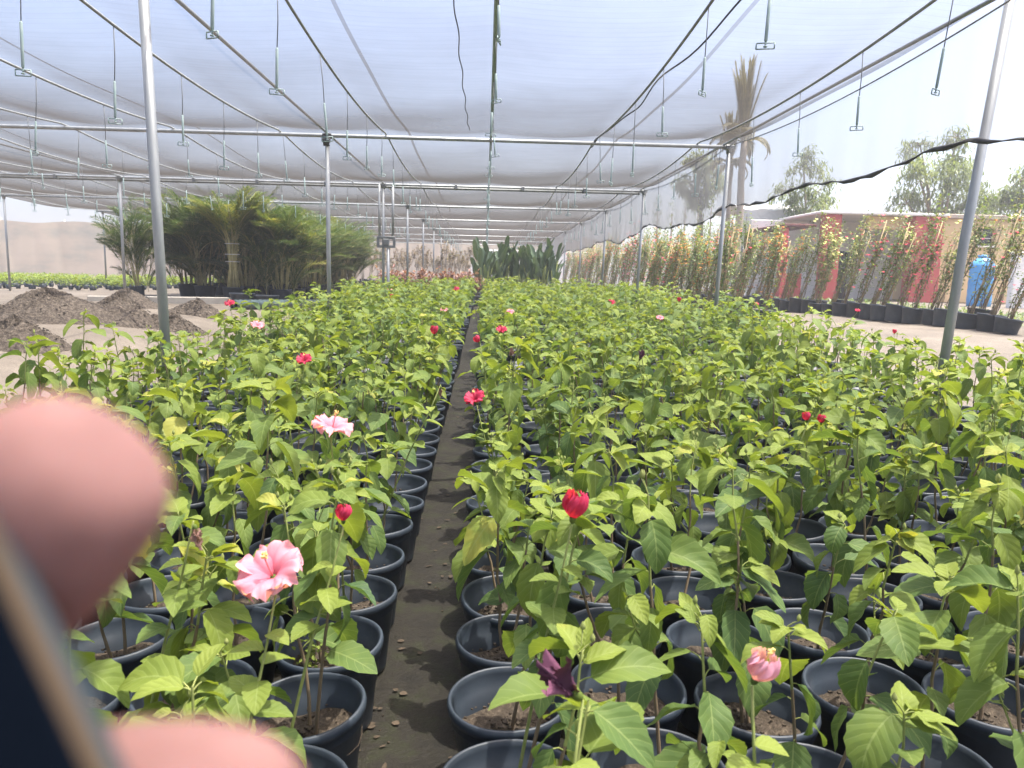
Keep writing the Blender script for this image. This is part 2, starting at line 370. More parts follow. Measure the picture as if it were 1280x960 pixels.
    def leaf(s, base, yaw, L, W, pitch=0.2, droop=0.8, fold=0.3, nu=8, ns=5, ser=0.0, roll=0.0, tone=0.5, mat=0, a=0.55, b=0.95, rip=0.0):
        t = np.linspace(0, 1, nu+1)
        pr = (t**a)*(np.clip(1-t, 0, 1)**b); pr /= pr.max()
        w = W*0.5*pr
        if ser: w = w*(1+ser*np.where(np.arange(nu+1) % 2 == 0, -1, 1))
        ang = pitch-droop*t
        cx = np.concatenate([[0], np.cumsum(np.cos(ang[:-1]))])*L/nu; cz = np.concatenate([[0], np.cumsum(np.sin(ang[:-1]))])*L/nu
        sv = np.linspace(-1, 1, ns)
        S, A = np.meshgrid(sv, np.arange(nu+1))
        off = S*w[:, None]*math.cos(fold); h = np.abs(S)*w[:, None]*math.sin(fold)
        if rip: h = h+rip*L*np.abs(S)*np.sin(t*9+yaw*5)[:, None]*np.sign(S)*0.5*pr[:, None]
        off, h = off*math.cos(roll)-h*math.sin(roll), off*math.sin(roll)+h*math.cos(roll)
        X = cx[:, None]-np.sin(ang)[:, None]*h; Z = cz[:, None]+np.cos(ang)[:, None]*h
        c_, s_ = math.cos(yaw), math.sin(yaw)
        G = np.stack([X*c_-off*s_, X*s_+off*c_, Z], -1)+np.asarray(base)
        uv = np.stack([np.repeat(t[:, None], ns, 1), (S+1)/2], -1)
        s.grid(G, uv=uv, tone=tone, mat=mat)
        return np.array([cx[-1]*c_, cx[-1]*s_, cz[-1]])+np.asarray(base)

# ------------------------------------------------------------------ object helpers
def link(name, me, parent=None, loc=None):
    o = bpy.data.objects.new(name, me); COL.objects.link(o)
    if parent is not None: o.parent = parent
    if loc is not None: o.location = loc
    return o
def build(name, mb, mats, parent=None, loc=None):
    return link(name, mb.mesh(name, mats), parent, loc)
def tag(o, label=None, cat=None, group=None, kind=None):
    if label: o['label'] = label
    if cat: o['category'] = cat
    if group: o['group'] = group
    if kind: o['kind'] = kind
    return o
def empty(name, loc, rz=0.0, label=None, cat=None, group=None):
    o = bpy.data.objects.new(name, None); COL.objects.link(o)
    o.location = loc; o.rotation_euler = (0, 0, rz); o.empty_display_size = 0.1
    return tag(o, label, cat, group)
def on(x, y, dz=0.0): return (x, y, ground(x, y)+dz)

# ------------------------------------------------------------------ sky and sun
to_sun = Vector((0.27, 0.02, 0.95)).normalized()
w = bpy.data.worlds.new('World'); sc.world = w; w.use_nodes = True
wn = w.node_tree; bg = wn.nodes['Background']
sky = wn.nodes.new('ShaderNodeTexSky'); sky.sky_type = 'NISHITA'; sky.sun_disc = False
sky.sun_elevation = math.asin(to_sun.z); sky.sun_rotation = math.atan2(to_sun.x, to_sun.y)
sky.air_density = 0.7; sky.dust_density = 6.0; sky.ozone_density = 1.6
wn.links.new(sky.outputs[0], bg.inputs[0]); bg.inputs[1].default_value = 0.15
sl = bpy.data.lights.new('sun', 'SUN'); sl.energy = 2.5; sl.angle = R(0.5); sl.color = (1.0, 0.95, 0.86)
so = bpy.data.objects.new('sun', sl); COL.objects.link(so); so.rotation_euler = to_sun.to_track_quat('Z', 'Y').to_euler()

# ------------------------------------------------------------------ ground
def axis(near, far, a, b, step, mid):
    return sorted(set(list(np.linspace(near, a, 24))+list(np.arange(a, b, step))+list(np.linspace(b, far, 24))))
gx = np.array(axis(-150, 150, -16, 16, 0.25, 0)); gy = np.array(axis(-40, 260, -1, 32, 0.3, 0))
G = np.zeros((len(gx), len(gy), 3))
for i, x in enumerate(gx):
    for j, y in enumerate(gy):
        rr_ = sm(3.3, 4.2, abs(x-0.6))*0.03
        G[i, j] = (x, y, ground(x, y)+rr_*(math.sin(x*2.1+y*.7)+math.sin(y*1.7-x*.9))*0.5 if y < 60 else ground(x, y))
mb = MB(); mb.grid(G); tag(build('ground', mb, ['sand']), kind='structure')
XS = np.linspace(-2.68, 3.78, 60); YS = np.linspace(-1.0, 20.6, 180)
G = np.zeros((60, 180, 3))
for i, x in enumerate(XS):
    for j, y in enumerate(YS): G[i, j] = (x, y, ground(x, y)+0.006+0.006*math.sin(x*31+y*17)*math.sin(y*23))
mb = MB(); mb.grid(G); tag(build('bed_soil', mb, ['shaded_bed_mud']), kind='structure')

# fallen bits on the path
mb = MB()
for k in range(130):
    y = 1.2+7.5*rnd.random()**1.6; x = -0.16+rnd.uniform(-.16, .16)
    z = ground(x, y)+0.0125
    if rnd.random() < 0.8: mb.leaf((x, y, z), rnd.uniform(0, 6.28), rnd.uniform(.015, .04), rnd.uniform(.008, .024), pitch=.02, droop=.06, fold=rnd.uniform(-.04, .08), nu=5, ns=3, mat=0)
    else:
        s_ = rnd.uniform(.002, .005); mb.box((x, y, z-.003), (s_, s_*1.5, s_*.8), rnd.uniform(0, 3), mat=1)
tag(build('leaf_litter', mb, ['dead_leaf', 'potting_soil']), 'dry leaf bits and crumbs scattered on the dark path soil', 'litter', kind='stuff')

# ------------------------------------------------------------------ nursery pot
def pot_prof(rt, rb, h):
    return [(0.001, 0.0), (rb, 0.0), (rb+0.002, 0.01), (rb+(rt-rb)*.45, h*.48), (rb+(rt-rb)*.46+.003, h*.5), (rb+(rt-rb)*.82, h*.80), (rb+(rt-rb)*.83+.004, h*.815),
            (rt-.006, h-.030), (rt+.004, h-.026), (rt+.006, h-.012), (rt+.004, h-.002), (rt-.001, h+.001), (rt-.005, h-.003), (rt-.008, h-.014), (rt-.012, h*.80), (rt-.016, h*.79), (rb+.010, h*.40)]
def make_pot(rt=.142, rb=.105, h=.25, n=40):
    mb = MB(); mb.lathe(pot_prof(rt, rb, h), n, wob=0.008)
    me = mb.mesh('pot', ['pot_plastic'])
    so_ = MB(); na = 20
    rr = np.linspace(0, 1, 7)
    V = np.zeros((7, na+1, 3)); r_in = rb+(rt-rb)*.72-.008
    ph = npr.uniform(0, 6, 4)
    for i, r_ in enumerate(rr):
        for j in range(na+1):
            a_ = 2*PI*j/na
            V[i, j] = (r_*r_in*math.cos(a_), r_*r_in*math.sin(a_), h*.70+.012*math.sin(3*a_+ph[0])*r_+.01*math.sin(5*r_*3+a_*2+ph[1])-0.01*r_)
    so_.grid(V)
    for k in range(40):
        a_ = rnd.uniform(0, 6.28); r_ = rnd.uniform(.0, .9)*r_in; s_ = rnd.uniform(.003, .009)
        so_.box((r_*math.cos(a_), r_*math.sin(a_), h*.70+.008), (s_, s_*1.4, s_*.7), rnd.uniform(0, 3))
    return me, so_.mesh('soil', ['potting_soil'])
POTS = [make_pot() for _ in range(3)]

# ------------------------------------------------------------------ hibiscus plant variants
def hib_plant(low, seed):
    """returns (stem MB, leaf MB, tip list); origin at the pot's base, soil at z=.175"""
    r = random.Random(seed)
    st, lf = MB(), MB(); tips = []
    def one_leaf(p, yaw, L, tone, pitch, pet):
        # petiole
        e = (p[0]+pet*math.cos(yaw)*.8, p[1]+pet*math.sin(yaw)*.8, p[2]+pet*.55)
        if not low: st.tube([p, ((p[0]+e[0])/2, (p[1]+e[1])/2, (p[2]+e[2])/2+pet*.1), e], [.0016, .0013, .0013], 5, mat=1, caps=False)
        lf.leaf(e, yaw+r.uniform(-.35, .35), L, L*r.uniform(.52, .68), pitch=pitch, droop=r.uniform(.3, 1.25), fold=r.uniform(.05, .55),
                nu=3 if low else 12, ns=3 if low else 5, ser=0 if low else .045, roll=r.uniform(-.5, .5), tone=tone, rip=0 if low else r.uniform(.0, .12))
    nst = r.choice([1, 1, 1, 2, 2])
    for c in range(nst):
        H = r.uniform(.45, .65)*(1 if c == 0 else r.uniform(.75, .98)); a0 = r.uniform(0, 6.28); b0 = 0 if nst == 1 else r.uniform(.01, .035)
        lean = r.uniform(.02, .12)+(.04 if c else 0); n = 7
        pts = []
        for i in range(n+1):
            f = i/n
            pts.append((b0*math.cos(a0)+lean*f*math.cos(a0+.3)+r.uniform(-.008, .008)*(i > 0), b0*math.sin(a0)+lean*f*math.sin(a0+.3)+r.uniform(-.008, .008)*(i > 0), .165+H*f))
        P = np.array(pts)
        k1 = 5
        st.tube(P[:k1+1], np.linspace(.0048, .0030, k1+1), 4 if low else 7, mat=0, caps=False)
        st.tube(P[k1:], np.linspace(.0030, .0019, n-k1+1), 4 if low else 7, mat=1, caps=False)
        def at(f):
            q_ = f*n; i = min(n-1, int(q_)); return P[i]+(P[i+1]-P[i])*(q_-i)
        nl = r.randint(9, 12) if c == 0 else r.randint(6, 8)
        yaw = r.uniform(0, 6.28)
        for i in range(nl):
            f = .36+.61*(i/(nl-1))**.85; yaw += 2.4+r.uniform(-.5, .5)
            L = (r.uniform(.08, .158))*(1.0 if f < .75 else 1.18-f*.30)
            tone = (.12+.42*f+r.uniform(-.12, .2)) if r.random() > .006 else 1.0
            one_leaf(at(f), yaw, L, tone, r.uniform(-1.25, .15) if f < .80 else r.uniform(-.7, .5), r.uniform(.015, .05)*(1.15-f*.5))
        # side shoots
        for sdx in range(r.randint(0, 1)):
            f = r.uniform(.3, .62); p = at(f); ya = r.uniform(0, 6.28); ln = r.uniform(.07, .17)
            e = p+np.array([math.cos(ya)*ln*.55, math.sin(ya)*ln*.55, ln*.85]); m_ = (p+e)/2+np.array([math.cos(ya), math.sin(ya), 0])*.012
            st.tube([p, m_, e], [.0024, .002, .0014], 4 if low else 6, mat=1, caps=False)
            for i in range(r.randint(3, 5)):
                g = .4+.6*i/4; one_leaf(p+(e-p)*g, ya+r.uniform(-2.2, 2.2), r.uniform(.05, .088), .45+.3*g+r.uniform(-.1, .15), r.uniform(-.3, .5), r.uniform(.012, .03))
        # tip: young leaves and buds
        tip = P[-1]; tips.append(tip)
        for i in range(r.randint(4, 6)):
            one_leaf(tip-np.array([0, 0, r.uniform(0, .03)]), r.uniform(0, 6.28), r.uniform(.04, .085), r.uniform(.66, .92), r.uniform(-.4, .95), r.uniform(.006, .02))
        for i in range(r.randint(0, 3)):
            ya = r.uniform(0, 6.28); e = tip+np.array([math.cos(ya)*.018, math.sin(ya)*.018, r.uniform(.012, .03)])
            st.tube([tip, (tip+e)/2+np.array([0, 0, .002]), e], .0011, 4, mat=1, caps=False)
            if not low: st.tube([e, e+np.array([0, 0, .004]), e+np.array([0, 0, .010]), e+np.array([0, 0, .017])], [.001, .0045, .0042, .0008], 6, mat=1, caps=False)
    return st, lf, tips
NV = 26
VAR = []
for k in range(NV):
    st, lf, tips = hib_plant(False, 100+k)
    VAR.append((st.mesh('stem', ['stem_bark', 'green_stem']), lf.mesh('foliage', ['hibiscus_leaf']), tips))

# ------------------------------------------------------------------ flowers (head up along +z, then tilted)
def flower_open(seed, size=.055, pal='pink_petal', n=5, openness=1.0):
    r = random.Random(seed); mb = MB()
    for i in range(n):
        ya = i*2*PI/n+r.uniform(-.1, .1); nu, ns = 14, 17
        Gp = np.zeros((nu+1, ns, 3)); ph = r.uniform(0, 6); tn = np.zeros((nu+1, ns))
        for a_ in range(nu+1):
            t = a_/nu
            rad = size*(.06+.98*openness*t**1.25); z = size*(.10+.95*t-.62*openness*t**2.6)
            hw = size*(.10+.62*math.sin(min(1, t*1.02)*PI*.62)**1.1)*(1 if t < .9 else 1-.35*(t-.9)/.1)
            for b_ in range(ns):
                q_ = -1+2*b_/(ns-1)
                ruf = size*.15*t*t*math.sin(q_*6+ph+t*3)+size*.09*t*t*math.sin(q_*13+ph*2)+size*.05*t**4*math.sin(q_*27+ph)
                x_ = rad*(1-.10*q_*q_*t)-size*.10*t*abs(q_)**2; y_ = hw*q_
                zz = z+ruf+size*.10*q_*t
                Gp[a_, b_] = (x_*math.cos(ya)-y_*math.sin(ya), x_*math.sin(ya)+y_*math.cos(ya), zz)
                tn[a_, b_] = .02+.72*t**.8+.10*math.sin(q_*19+ph)*t+r.uniform(-.05, .05)+(.2 if abs(q_) > .8 else 0)
        mb.grid(Gp, tone=tn.ravel(), mat=0)
    # staminal column
    col = [(0, 0, size*.1), (size*.03, 0, size*.5), (size*.05, size*.02, size*.9), (size*.10, size*.03, size*1.15)]
    mb.tube(col, [size*.03, size*.03, size*.028, size*.02], 6, mat=0, tone=.7)
    for k in range(26):
        f = rnd.uniform(.45, 1); p = np.array(col[2])*(1-f)+np.array(col[3])*f
        a_ = rnd.uniform(0, 6.28); mb.box(p+np.array([math.cos(a_), math.sin(a_), rnd.uniform(-.4, .8)])*size*.08, (size*.045,)*3, mat=1)
    calyx(mb, size, r); return mb
def calyx(mb, size, r):
    for i in range(5):
        mb.leaf((0, 0, -size*.12), i*1.2566+.4, size*.42, size*.22, pitch=1.25, droop=.25, fold=-.3, nu=5, ns=3, mat=2, tone=.6)
    mb.tube([(0, 0, -size*.20), (0, 0, -size*.1), (0, 0, size*.08), (0, 0, size*.2)], [size*.05, size*.13, size*.15, size*.06], 8, mat=2, tone=.5)
def flower_closed(seed, size=.05, n=5, stamen=True):
    r = random.Random(seed); mb = MB()
    for i in range(n):
        ya = i*2*PI/n; nu, ns = 12, 11
        Gp = np.zeros((nu+1, ns, 3)); tn = np.zeros((nu+1, ns)); ph = r.uniform(0, 6)
        for a_ in range(nu+1):
            t = a_/nu; an0 = ya+t*1.3
            rad = size*(.08+.34*math.sin(t*PI*.8)**.8+.05*t); z = size*(.05+1.05*t)
            for b_ in range(ns):
                q_ = -1+2*b_/(ns-1); aa = an0+q_*.75*(1-.3*t)
                rr_ = rad*(1+.20*q_+.20*math.sin(q_*7+ph+5*t)*t+.10*math.sin(q_*15+ph*2)*t)
                Gp[a_, b_] = (rr_*math.cos(aa), rr_*math.sin(aa), z+size*.07*math.sin(q_*8+ph)*t); tn[a_, b_] = .2+.6*t+r.uniform(-.1, .1)
        mb.grid(Gp, tone=tn.ravel(), mat=0)
    if stamen:
        mb.tube([(0, 0, size*.6), (size*.05, 0, size*1.1), (size*.1, .0, size*1.4)], [size*.04, size*.04, size*.03], 6, mat=1)
        for k in range(14):
            a_ = rnd.uniform(0, 6.28); mb.box((size*.08+math.cos(a_)*size*.07, math.sin(a_)*size*.07, size*rnd.uniform(1.15, 1.45)), (size*.05,)*3, mat=1)
    calyx(mb, size, r); return mb
def flower_wilt(seed, size=.05):
    r = random.Random(seed); mb = MB()
    for i in range(6):
        a_ = i*1.05+r.uniform(-.3, .3)
        mb.leaf((math.cos(a_)*size*.08, math.sin(a_)*size*.08, 0), a_, size*r.uniform(1.0, 1.55), size*r.uniform(.55, .85), pitch=r.uniform(1.25, 1.6), droop=r.uniform(-.5, .9), fold=r.uniform(.9, 1.25),
                nu=14, ns=7, ser=.16, roll=r.uniform(-.6, .6), tone=r.uniform(0, 1), a=.35, b=.45, rip=r.uniform(.12, .3))
    calyx(mb, size, r); return mb
FL = {
    'open': [flower_open(3).mesh('flower', ['pink_petal', 'stamen_yellow', 'hibiscus_leaf']), flower_open(11, openness=1.1).mesh('flower', ['pink_petal', 'stamen_yellow', 'hibiscus_leaf'])],
    'red': [flower_open(5, .042, openness=.8).mesh('flower', ['red_petal', 'stamen_yellow', 'hibiscus_leaf'])],
    'redclosed': [flower_closed(6, .045, stamen=False).mesh('flower', ['red_petal', 'stamen_yellow', 'hibiscus_leaf'])],
    'mauve': [flower_closed(7, .045).mesh('flower', ['mauve_petal', 'stamen_yellow', 'hibiscus_leaf'])],
    'wilt': [flower_wilt(8, .05).mesh('flower', ['wilted_petal', 'stamen_yellow', 'hibiscus_leaf'])],
    'faded': [flower_wilt(9, .03).mesh('flower', ['faded_petal', 'stamen_yellow', 'hibiscus_leaf'])],
    'bud': [flower_closed(10, .03, stamen=False).mesh('flower', ['red_petal', 'stamen_yellow', 'hibiscus_leaf'])],
}

# pots of the two beds
spots = []
for side, x0, sg, nr in (('right', .085, 1, 13), ('left', -.405, -1, 8)):
    for i in range(nr):
        y = 0.83 if side == 'right' else 1.12
        y += (i % 2)*.06
        while y < 20.2:
            x = x0+sg*i*.297+rnd.uniform(-.012, .012)*(1 if i else .6)
            spots.append([side, i, x, y+rnd.uniform(-.012, .012), None])
            y += .302
def in_view(x, y, m=40):
    g = ground(x, y)
    for dz in (.1, .5, .8):
        p = px_of((x, y, g+dz))
        if p and -m < p[0] < 1280+m and -m < p[1] < 960+60: return True
    return False
# flowers of the photograph: position, kind, size factor, wording
FLOWERS = [
    (338, 715, 'open', 1.0, 'potted hibiscus with the largest pale pink open flower, near the blurred hand', (-.25, -.55, 1)),
    (416, 532, 'open', 1.05, 'potted hibiscus with a smaller pale pink open flower, behind the largest pink bloom', (.25, -.15, 1)),
    (718, 636, 'redclosed', 1.0, 'potted hibiscus with a furled crimson flower standing among green leaves, second bed', (.1, -.1, 1)),
    (708, 858, 'wilt', 1.0, 'potted hibiscus with a shrivelled dark purple flower near the path', (-.7, -.2, .7)),
    (950, 838, 'mauve', .85, 'potted hibiscus with a half closed mauve pink flower and yellow stamens', (.25, -.3, 1)),
    (593, 497, 'red', 1.1, 'potted hibiscus with a bright red flower at the edge of the path', (-.3, -.5, 1)),
    (380, 449, 'red', 1.05, 'potted hibiscus with a round crimson flower in the bed beside the mulch heaps', (0, -.6, 1)),
    (429, 640, 'bud', 1.0, 'potted hibiscus with one pointed red bud, beside the pale pink flowers', (0, 0, 1)),
    (247, 672, 'faded', 1.0, 'potted hibiscus with a withered brownish bud beside the fingertip', (.2, 0, -1)),
    (543, 414, 'redclosed', 1.2, 'potted hibiscus with a dark red furled flower in the far bed by the path', (0, 0, 1)),
    (627, 412, 'red', 1.1, 'potted hibiscus with a crimson flower far back beside the path', (0, -.5, 1)),
    (597, 425, 'redclosed', .9, 'potted hibiscus with a small drooping red flower overhanging the path', (-.5, 0, .6)),
    (764, 378, 'red', 1.4, 'far hibiscus with a vivid pink red flower above the second bed', (0, -.5, 1)),
    (322, 406, 'open', .8, 'potted hibiscus with a small pale pink flower near the mulch', (.3, -.4, 1)),
    (801, 446, 'wilt', .8, 'potted hibiscus with a small shrivelled purple flower in the middle of the bed', (.3, 0, .8)),
    (825, 397, 'open', .6, 'far hibiscus with a small pale pink bloom, behind the purple wilted one', (0, -.5, 1)),
    (849, 375, 'redclosed', 1.2, 'far hibiscus with a dull red flower near the shade house post', (0, 0, 1)),
    (945, 380, 'red', 1.0, 'far hibiscus with a red flower in front of the black tubs', (0, -.4, 1)),
    (1072, 388, 'red', .8, 'hibiscus with a small red flower at the outer bed edge by the dirt path', (0, -.4, 1)),
    (570, 361, 'red', 1.5, 'far hibiscus with a red flower at the end of the path', (0, -.5, 1)),
    (637, 390, 'open', .8, 'far hibiscus with a pale pink flower just past the crimson one', (0, -.5, 1)),
    (555, 387, 'open', .6, 'far hibiscus with a tiny pale pink flower left of the path', (0, -.5, 1)),
    (490, 371, 'redclosed', 1.1, 'far hibiscus with a small red flower in front of the twin steel post', (0, 0, 1)),
    (1008, 522, 'redclosed', .6, 'potted hibiscus with a small pink bud, first of two side by side', (-.3, 0, 1)),
    (1027, 523, 'bud', .9, 'potted hibiscus with a small dusky red bud, second of two side by side', (0, 0, 1)),
    (639, 440, 'faded', 1.3, 'potted hibiscus with a faded pinkish brown flower near the path edge', (0, 0, 1)),
    (551, 490, 'faded', .9, 'potted hibiscus with a brownish red spent flower hanging near the path', (0, 0, -1)),
    (1118, 415, 'redclosed', .7, 'hibiscus with a furled red flower at the bed edge before the leaning post', (0, 0, 1)),
    (488, 361, 'open', .8, 'far hibiscus with a whitish pink flower at the far bed end', (0, -.5, 1)),
    (287, 379, 'red', 1.4, 'hibiscus with a vivid red flower in front of the black drain pipe', (0, -.5, 1)),
]
for fi, (px, py, kd, sz, lab, tilt) in enumerate(FLOWERS):
    h = .88 if px == 718 else .80
    p = ground_hit(px, py, h)
    free = [s for s in spots if s[4] is None]
    s = min(free, key=lambda s: (s[2]-p[0])**2+(s[3]-p[1]-.02)**2)
    s[4] = (fi, p)
vis = [s for s in spots if in_view(s[2], s[3])]
vis.sort(key=lambda s: -(s[4] is not None)*1000+math.hypot(s[2], s[3]))
NEAR = vis[:300]
FARS = [s for s in vis[300:]]
LB = {('left', 0): 'flowerless hibiscus in a black pot, in the pot row just left of the path',
      ('left', 1): 'flowerless hibiscus in a black pot, inside the bed on the hand side',
      ('right', 0): 'flowerless hibiscus in a black pot, in the pot row just right of the path',
      ('right', 1): 'flowerless hibiscus in a black pot, inside the wide bed right of the path'}
GR = {('left', 0): 'hibiscus in the row left of the path', ('left', 1): 'hibiscus inside the left bed', ('right', 0): 'hibiscus in the row right of the path', ('right', 1): 'hibiscus inside the right bed'}
weed_done = False
for n_, s in enumerate(NEAR):
    side, i, x, y, fl = s
    key = (side, 0 if i == 0 else 1)
    z = ground(x, y)+.012
    v = rnd.randrange(NV); rz = rnd.uniform(0, 6.28)
    root = empty('potted_hibiscus', (x, y, z), rz)
    sc_ = rnd.uniform(.80, 1.17)
    tag(root, LB[key] if fl is None else FLOWERS[fl[0]][4], 'potted plant', GR[key] if fl is None else 'hibiscus in flower')
    pm, sm_ = POTS[rnd.randrange(3)]
    o = link('pot', pm, root); link('soil', sm_, root)
    o.rotation_euler = (rnd.gauss(0, .03), rnd.gauss(0, .03), 0)
    a_ = link('stem', VAR[v][0], root); b_ = link('foliage', VAR[v][1], root)
    a_.scale = b_.scale = (1, 1, sc_)
    a_.rotation_euler = b_.rotation_euler = (rnd.gauss(0, .055), rnd.gauss(0, .055), 0)
    if fl is not None:
        px, py, kd, sz, lab, tilt = FLOWERS[fl[0]]; p = fl[1]
        c_, s_ = math.cos(-rz), math.sin(-rz)
        d = p-np.array([x, y, z]); lp = np.array([d[0]*c_-d[1]*s_, d[0]*s_+d[1]*c_, d[2]])
        tp = max(VAR[v][2], key=lambda q: q[2])*np.array([1, 1, sc_])
        t3 = np.array(tilt, float); t3 /= np.linalg.norm(t3)
        tl = np.array([t3[0]*c_-t3[1]*s_, t3[0]*s_+t3[1]*c_, t3[2]])
        base = lp-tl*.02*sz
        # stalk: from the soil up to the bloom, with a few leaves of its own
        mb = MB(); b0 = np.array([.02, .01, .165])
        mid = b0*.45+base*.55+np.array([0, 0, .03]); low_ = b0*.75+base*.25+np.array([0, 0, .02])
        end = base-tl*.012*sz
        mb.tube([b0, low_, mid, mid*.35+end*.65+np.array([0, 0, -.01]), end], [.0042, .0036, .003, .0022, .0018], 7, mat=0)
        build('flower_stalk', mb, ['green_stem'], root)
        mb = MB(); r_ = random.Random(fi)
        for k in range(7):
            f = .3+.62*k/6; q = (low_*(1-f)+mid*f) if f < .5 else (mid*(1-f)*1.2+end*f*1.2)/1.2
            mb.leaf(mid+(end-mid)*(f-.25), k*2.4, r_.uniform(.06, .10)*(1.15-.5*f), .055*(1.15-.5*f), pitch=r_.uniform(-.3, .5), droop=.6, fold=r_.uniform(.1, .5), nu=12, ser=.045, tone=.35+.45*f)
        build('stalk_leaves', mb, ['hibiscus_leaf'], root)
        f_ = link('flower', FL[kd][fl[0] % len(FL[kd])], root, base)
        f_.scale = (sz,)*3
        f_.rotation_euler = Vector(tl).to_track_quat('Z', 'Y').to_euler()
        f_['label'] = {'open': 'pale pink open bloom', 'red': 'red bloom', 'redclosed': 'furled red bloom', 'mauve': 'half closed mauve bloom', 'wilt': 'shrivelled purple bloom', 'faded': 'withered brownish bloom', 'bud': 'pointed red bud'}[kd]
    pp = px_of((x, y, z+.2))
    if not weed_done and side == 'left' and i == 0 and fl is None and pp and 760 < pp[1] < 900:
        weed_done = True
        mb = MB(); r_ = random.Random(4)
        for k in range(90):
            a = r_.uniform(0, 6.28); rr_ = r_.uniform(0, .055)
            mb.leaf((.055+rr_*math.cos(a), -.02+rr_*math.sin(a), .17+r_.uniform(.0, .09)), r_.uniform(0, 6.28), .017, .012, pitch=r_.uniform(-.2, .9), nu=3, ns=3, tone=r_.uniform(.5, .8))
        build('weed', mb, ['hibiscus_leaf'], root)['label'] = 'small bright clover weed'
        root['label'] = 'young hibiscus in a black pot with clover weed growing on its soil'; del root['group']
# the remaining plants: too many to be counted, one mass
LOW = []
for k in range(14):
    st, lf, tips = hib_plant(True, 500+k)
    m_ = MB(); m_.merge(st.arrays(), 0, (0, 0, 0), 1, [0, 1]); m_.merge(lf.arrays(), 0, (0, 0, 0), 1, [2])
    m_.lathe([(.10, 0), (.139, .24), (.146, .252), (.134, .248), (.115, .17), (.001, .175)], 10, mat=3)
    LOW.append(m_.arrays())
mb = MB()
for side, i, x, y, fl in FARS:
    mb.merge(LOW[rnd.randrange(14)], rnd.uniform(0, 6.28), (x, y, ground(x, y)+.01), rnd.uniform(.84, 1.14), dtone=rnd.uniform(-.2, .1))
tag(build('distant_hibiscus', mb, ['stem_bark', 'green_stem', 'hibiscus_leaf', 'pot_plastic']), 'far carpet of young green hibiscus plants in black pots', 'potted plants', kind='stuff')

# ------------------------------------------------------------------ shade house
ZR = 3.0
YB = [0, 4.5, 10.0, 15.3, 20, 25, 30, 35, 40, 45]
XW = [.04+1.31*k for k in range(-9, 3)]
XP = [3.0, -2.0, -7.0, -12.0]
def sagy(y, amp=.10):
    for a, b in zip(YB[:-1], YB[1:]):
        if a <= y <= b:
            t = (y-a)/(b-a); return -amp*4*t*(1-t)
    return 0.0
house = empty('shade_house', (-2, 10, ground(-2, 10)), 0, 'long galvanised steel shade house roofed with white netting', 'shade house')
HL = Vector(house.location)
def hbuild(name, mb, mats, lab=None):
    o = build(name, mb, mats, house, -HL)
    if lab: o['label'] = lab
    return o
# roof net
xs = np.arange(-12.3, 3.06, .13); ys = np.concatenate([np.arange(-3, 25, .2), np.arange(25, 45.2, .4)])
Gn = np.zeros((len(xs), len(ys), 3))
for i, x in enumerate(xs):
    k = (x-.04)/1.31; t = k-math.floor(k)
    for j, y in enumerate(ys):
        edge = sm(2.7, 3.06, x)*sm(0, .5, abs(sagy(y, 1)))
        Gn[i, j] = (x-.05*edge*abs(sagy(y, 1)), y, ZR+.045+sagy(y)-.035*4*t*(1-t)+.008*math.sin(y*2.3+x*1.3))
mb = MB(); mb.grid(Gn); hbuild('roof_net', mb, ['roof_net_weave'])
# side net on the outer edge, hanging to a rope
def rope_z(y): return 2.12+.05*math.sin(y*.9+1)+.03*math.sin(y*2.7)+.09*abs(math.sin((y-5)*PI/5.0))*-1+.10
ys = np.arange(-1.5, 45.1, .15); nz_ = 9
Gs = np.zeros((len(ys), nz_, 3))
for i, y in enumerate(ys):
    for j in range(nz_):
        t = j/(nz_-1); top = ZR+.04+sagy(y, .05); bot = rope_z(y)
        Gs[i, j] = (3.055+.014*math.sin(y*3+t*2)*t+.006*math.sin(y*11)*t, y, top+(bot-top)*t)
mb = MB(); mb.grid(Gs); hbuild('side_net', mb, ['side_net_weave'])
mb = MB()
P = [(3.06+.012*math.sin(y*9), y, rope_z(y)+.008*math.sin(y*13)) for y in np.arange(-1.5, 45, .12)]
mb.tube(P, [.013+.006*math.sin(i*1.7)+.004*math.sin(i*.6) for i in range(len(P))], 7); hbuild('bottom_rope', mb, ['black_cable'])
mb = MB(); P = [(3.06, y, ZR-.02+sagy(y, .11)) for y in np.arange(-1.5, 45, .2)]
mb.tube(P, .006, 5); hbuild('edge_wire', mb, ['wire_grey'])
# purlin wires
for x in XW:
    mb = MB(); mb.tube([(x, y, ZR+.005+sagy(y, .11)) for y in np.arange(-2, 45.2, .33)], .017 if abs(x-.04) < .1 else .011, 6)
    hbuild('roof_wire', mb, ['sprinkler_plastic' if abs(x-.04) < .1 else 'wire_grey'])
for x in XP[:3]:
    mb = MB(); mb.tube([(x, y, ZR-.01) for y in np.arange(-1, 45.2, 1.0)], .015, 8); hbuild('ridge_pipe', mb, ['galvanised'])
for y in YB:
    mb = MB(); mb.tube([(x, y, ZR-.04) for x in (-12.2, -7, -2, 3.08)], .024, 8); hbuild('cross_pipe', mb, ['galvanised'])
    if y == 15.3:
        mb = MB(); mb.tube([(x, y+.10, ZR-.075) for x in (-12.2, -7, -2, 3.0)], .024, 8); hbuild('cross_pipe', mb, ['dark_steel'])
        for x in (-9.5, -8.2, -5.6, -4.4, -3.1, -.6, .7, 1.9):
            mb = MB(); mb.box((x, y+.05, ZR-.055), (.06, .17, .09), 0, bev=.008); hbuild('pipe_clamp', mb, ['dark_steel'])
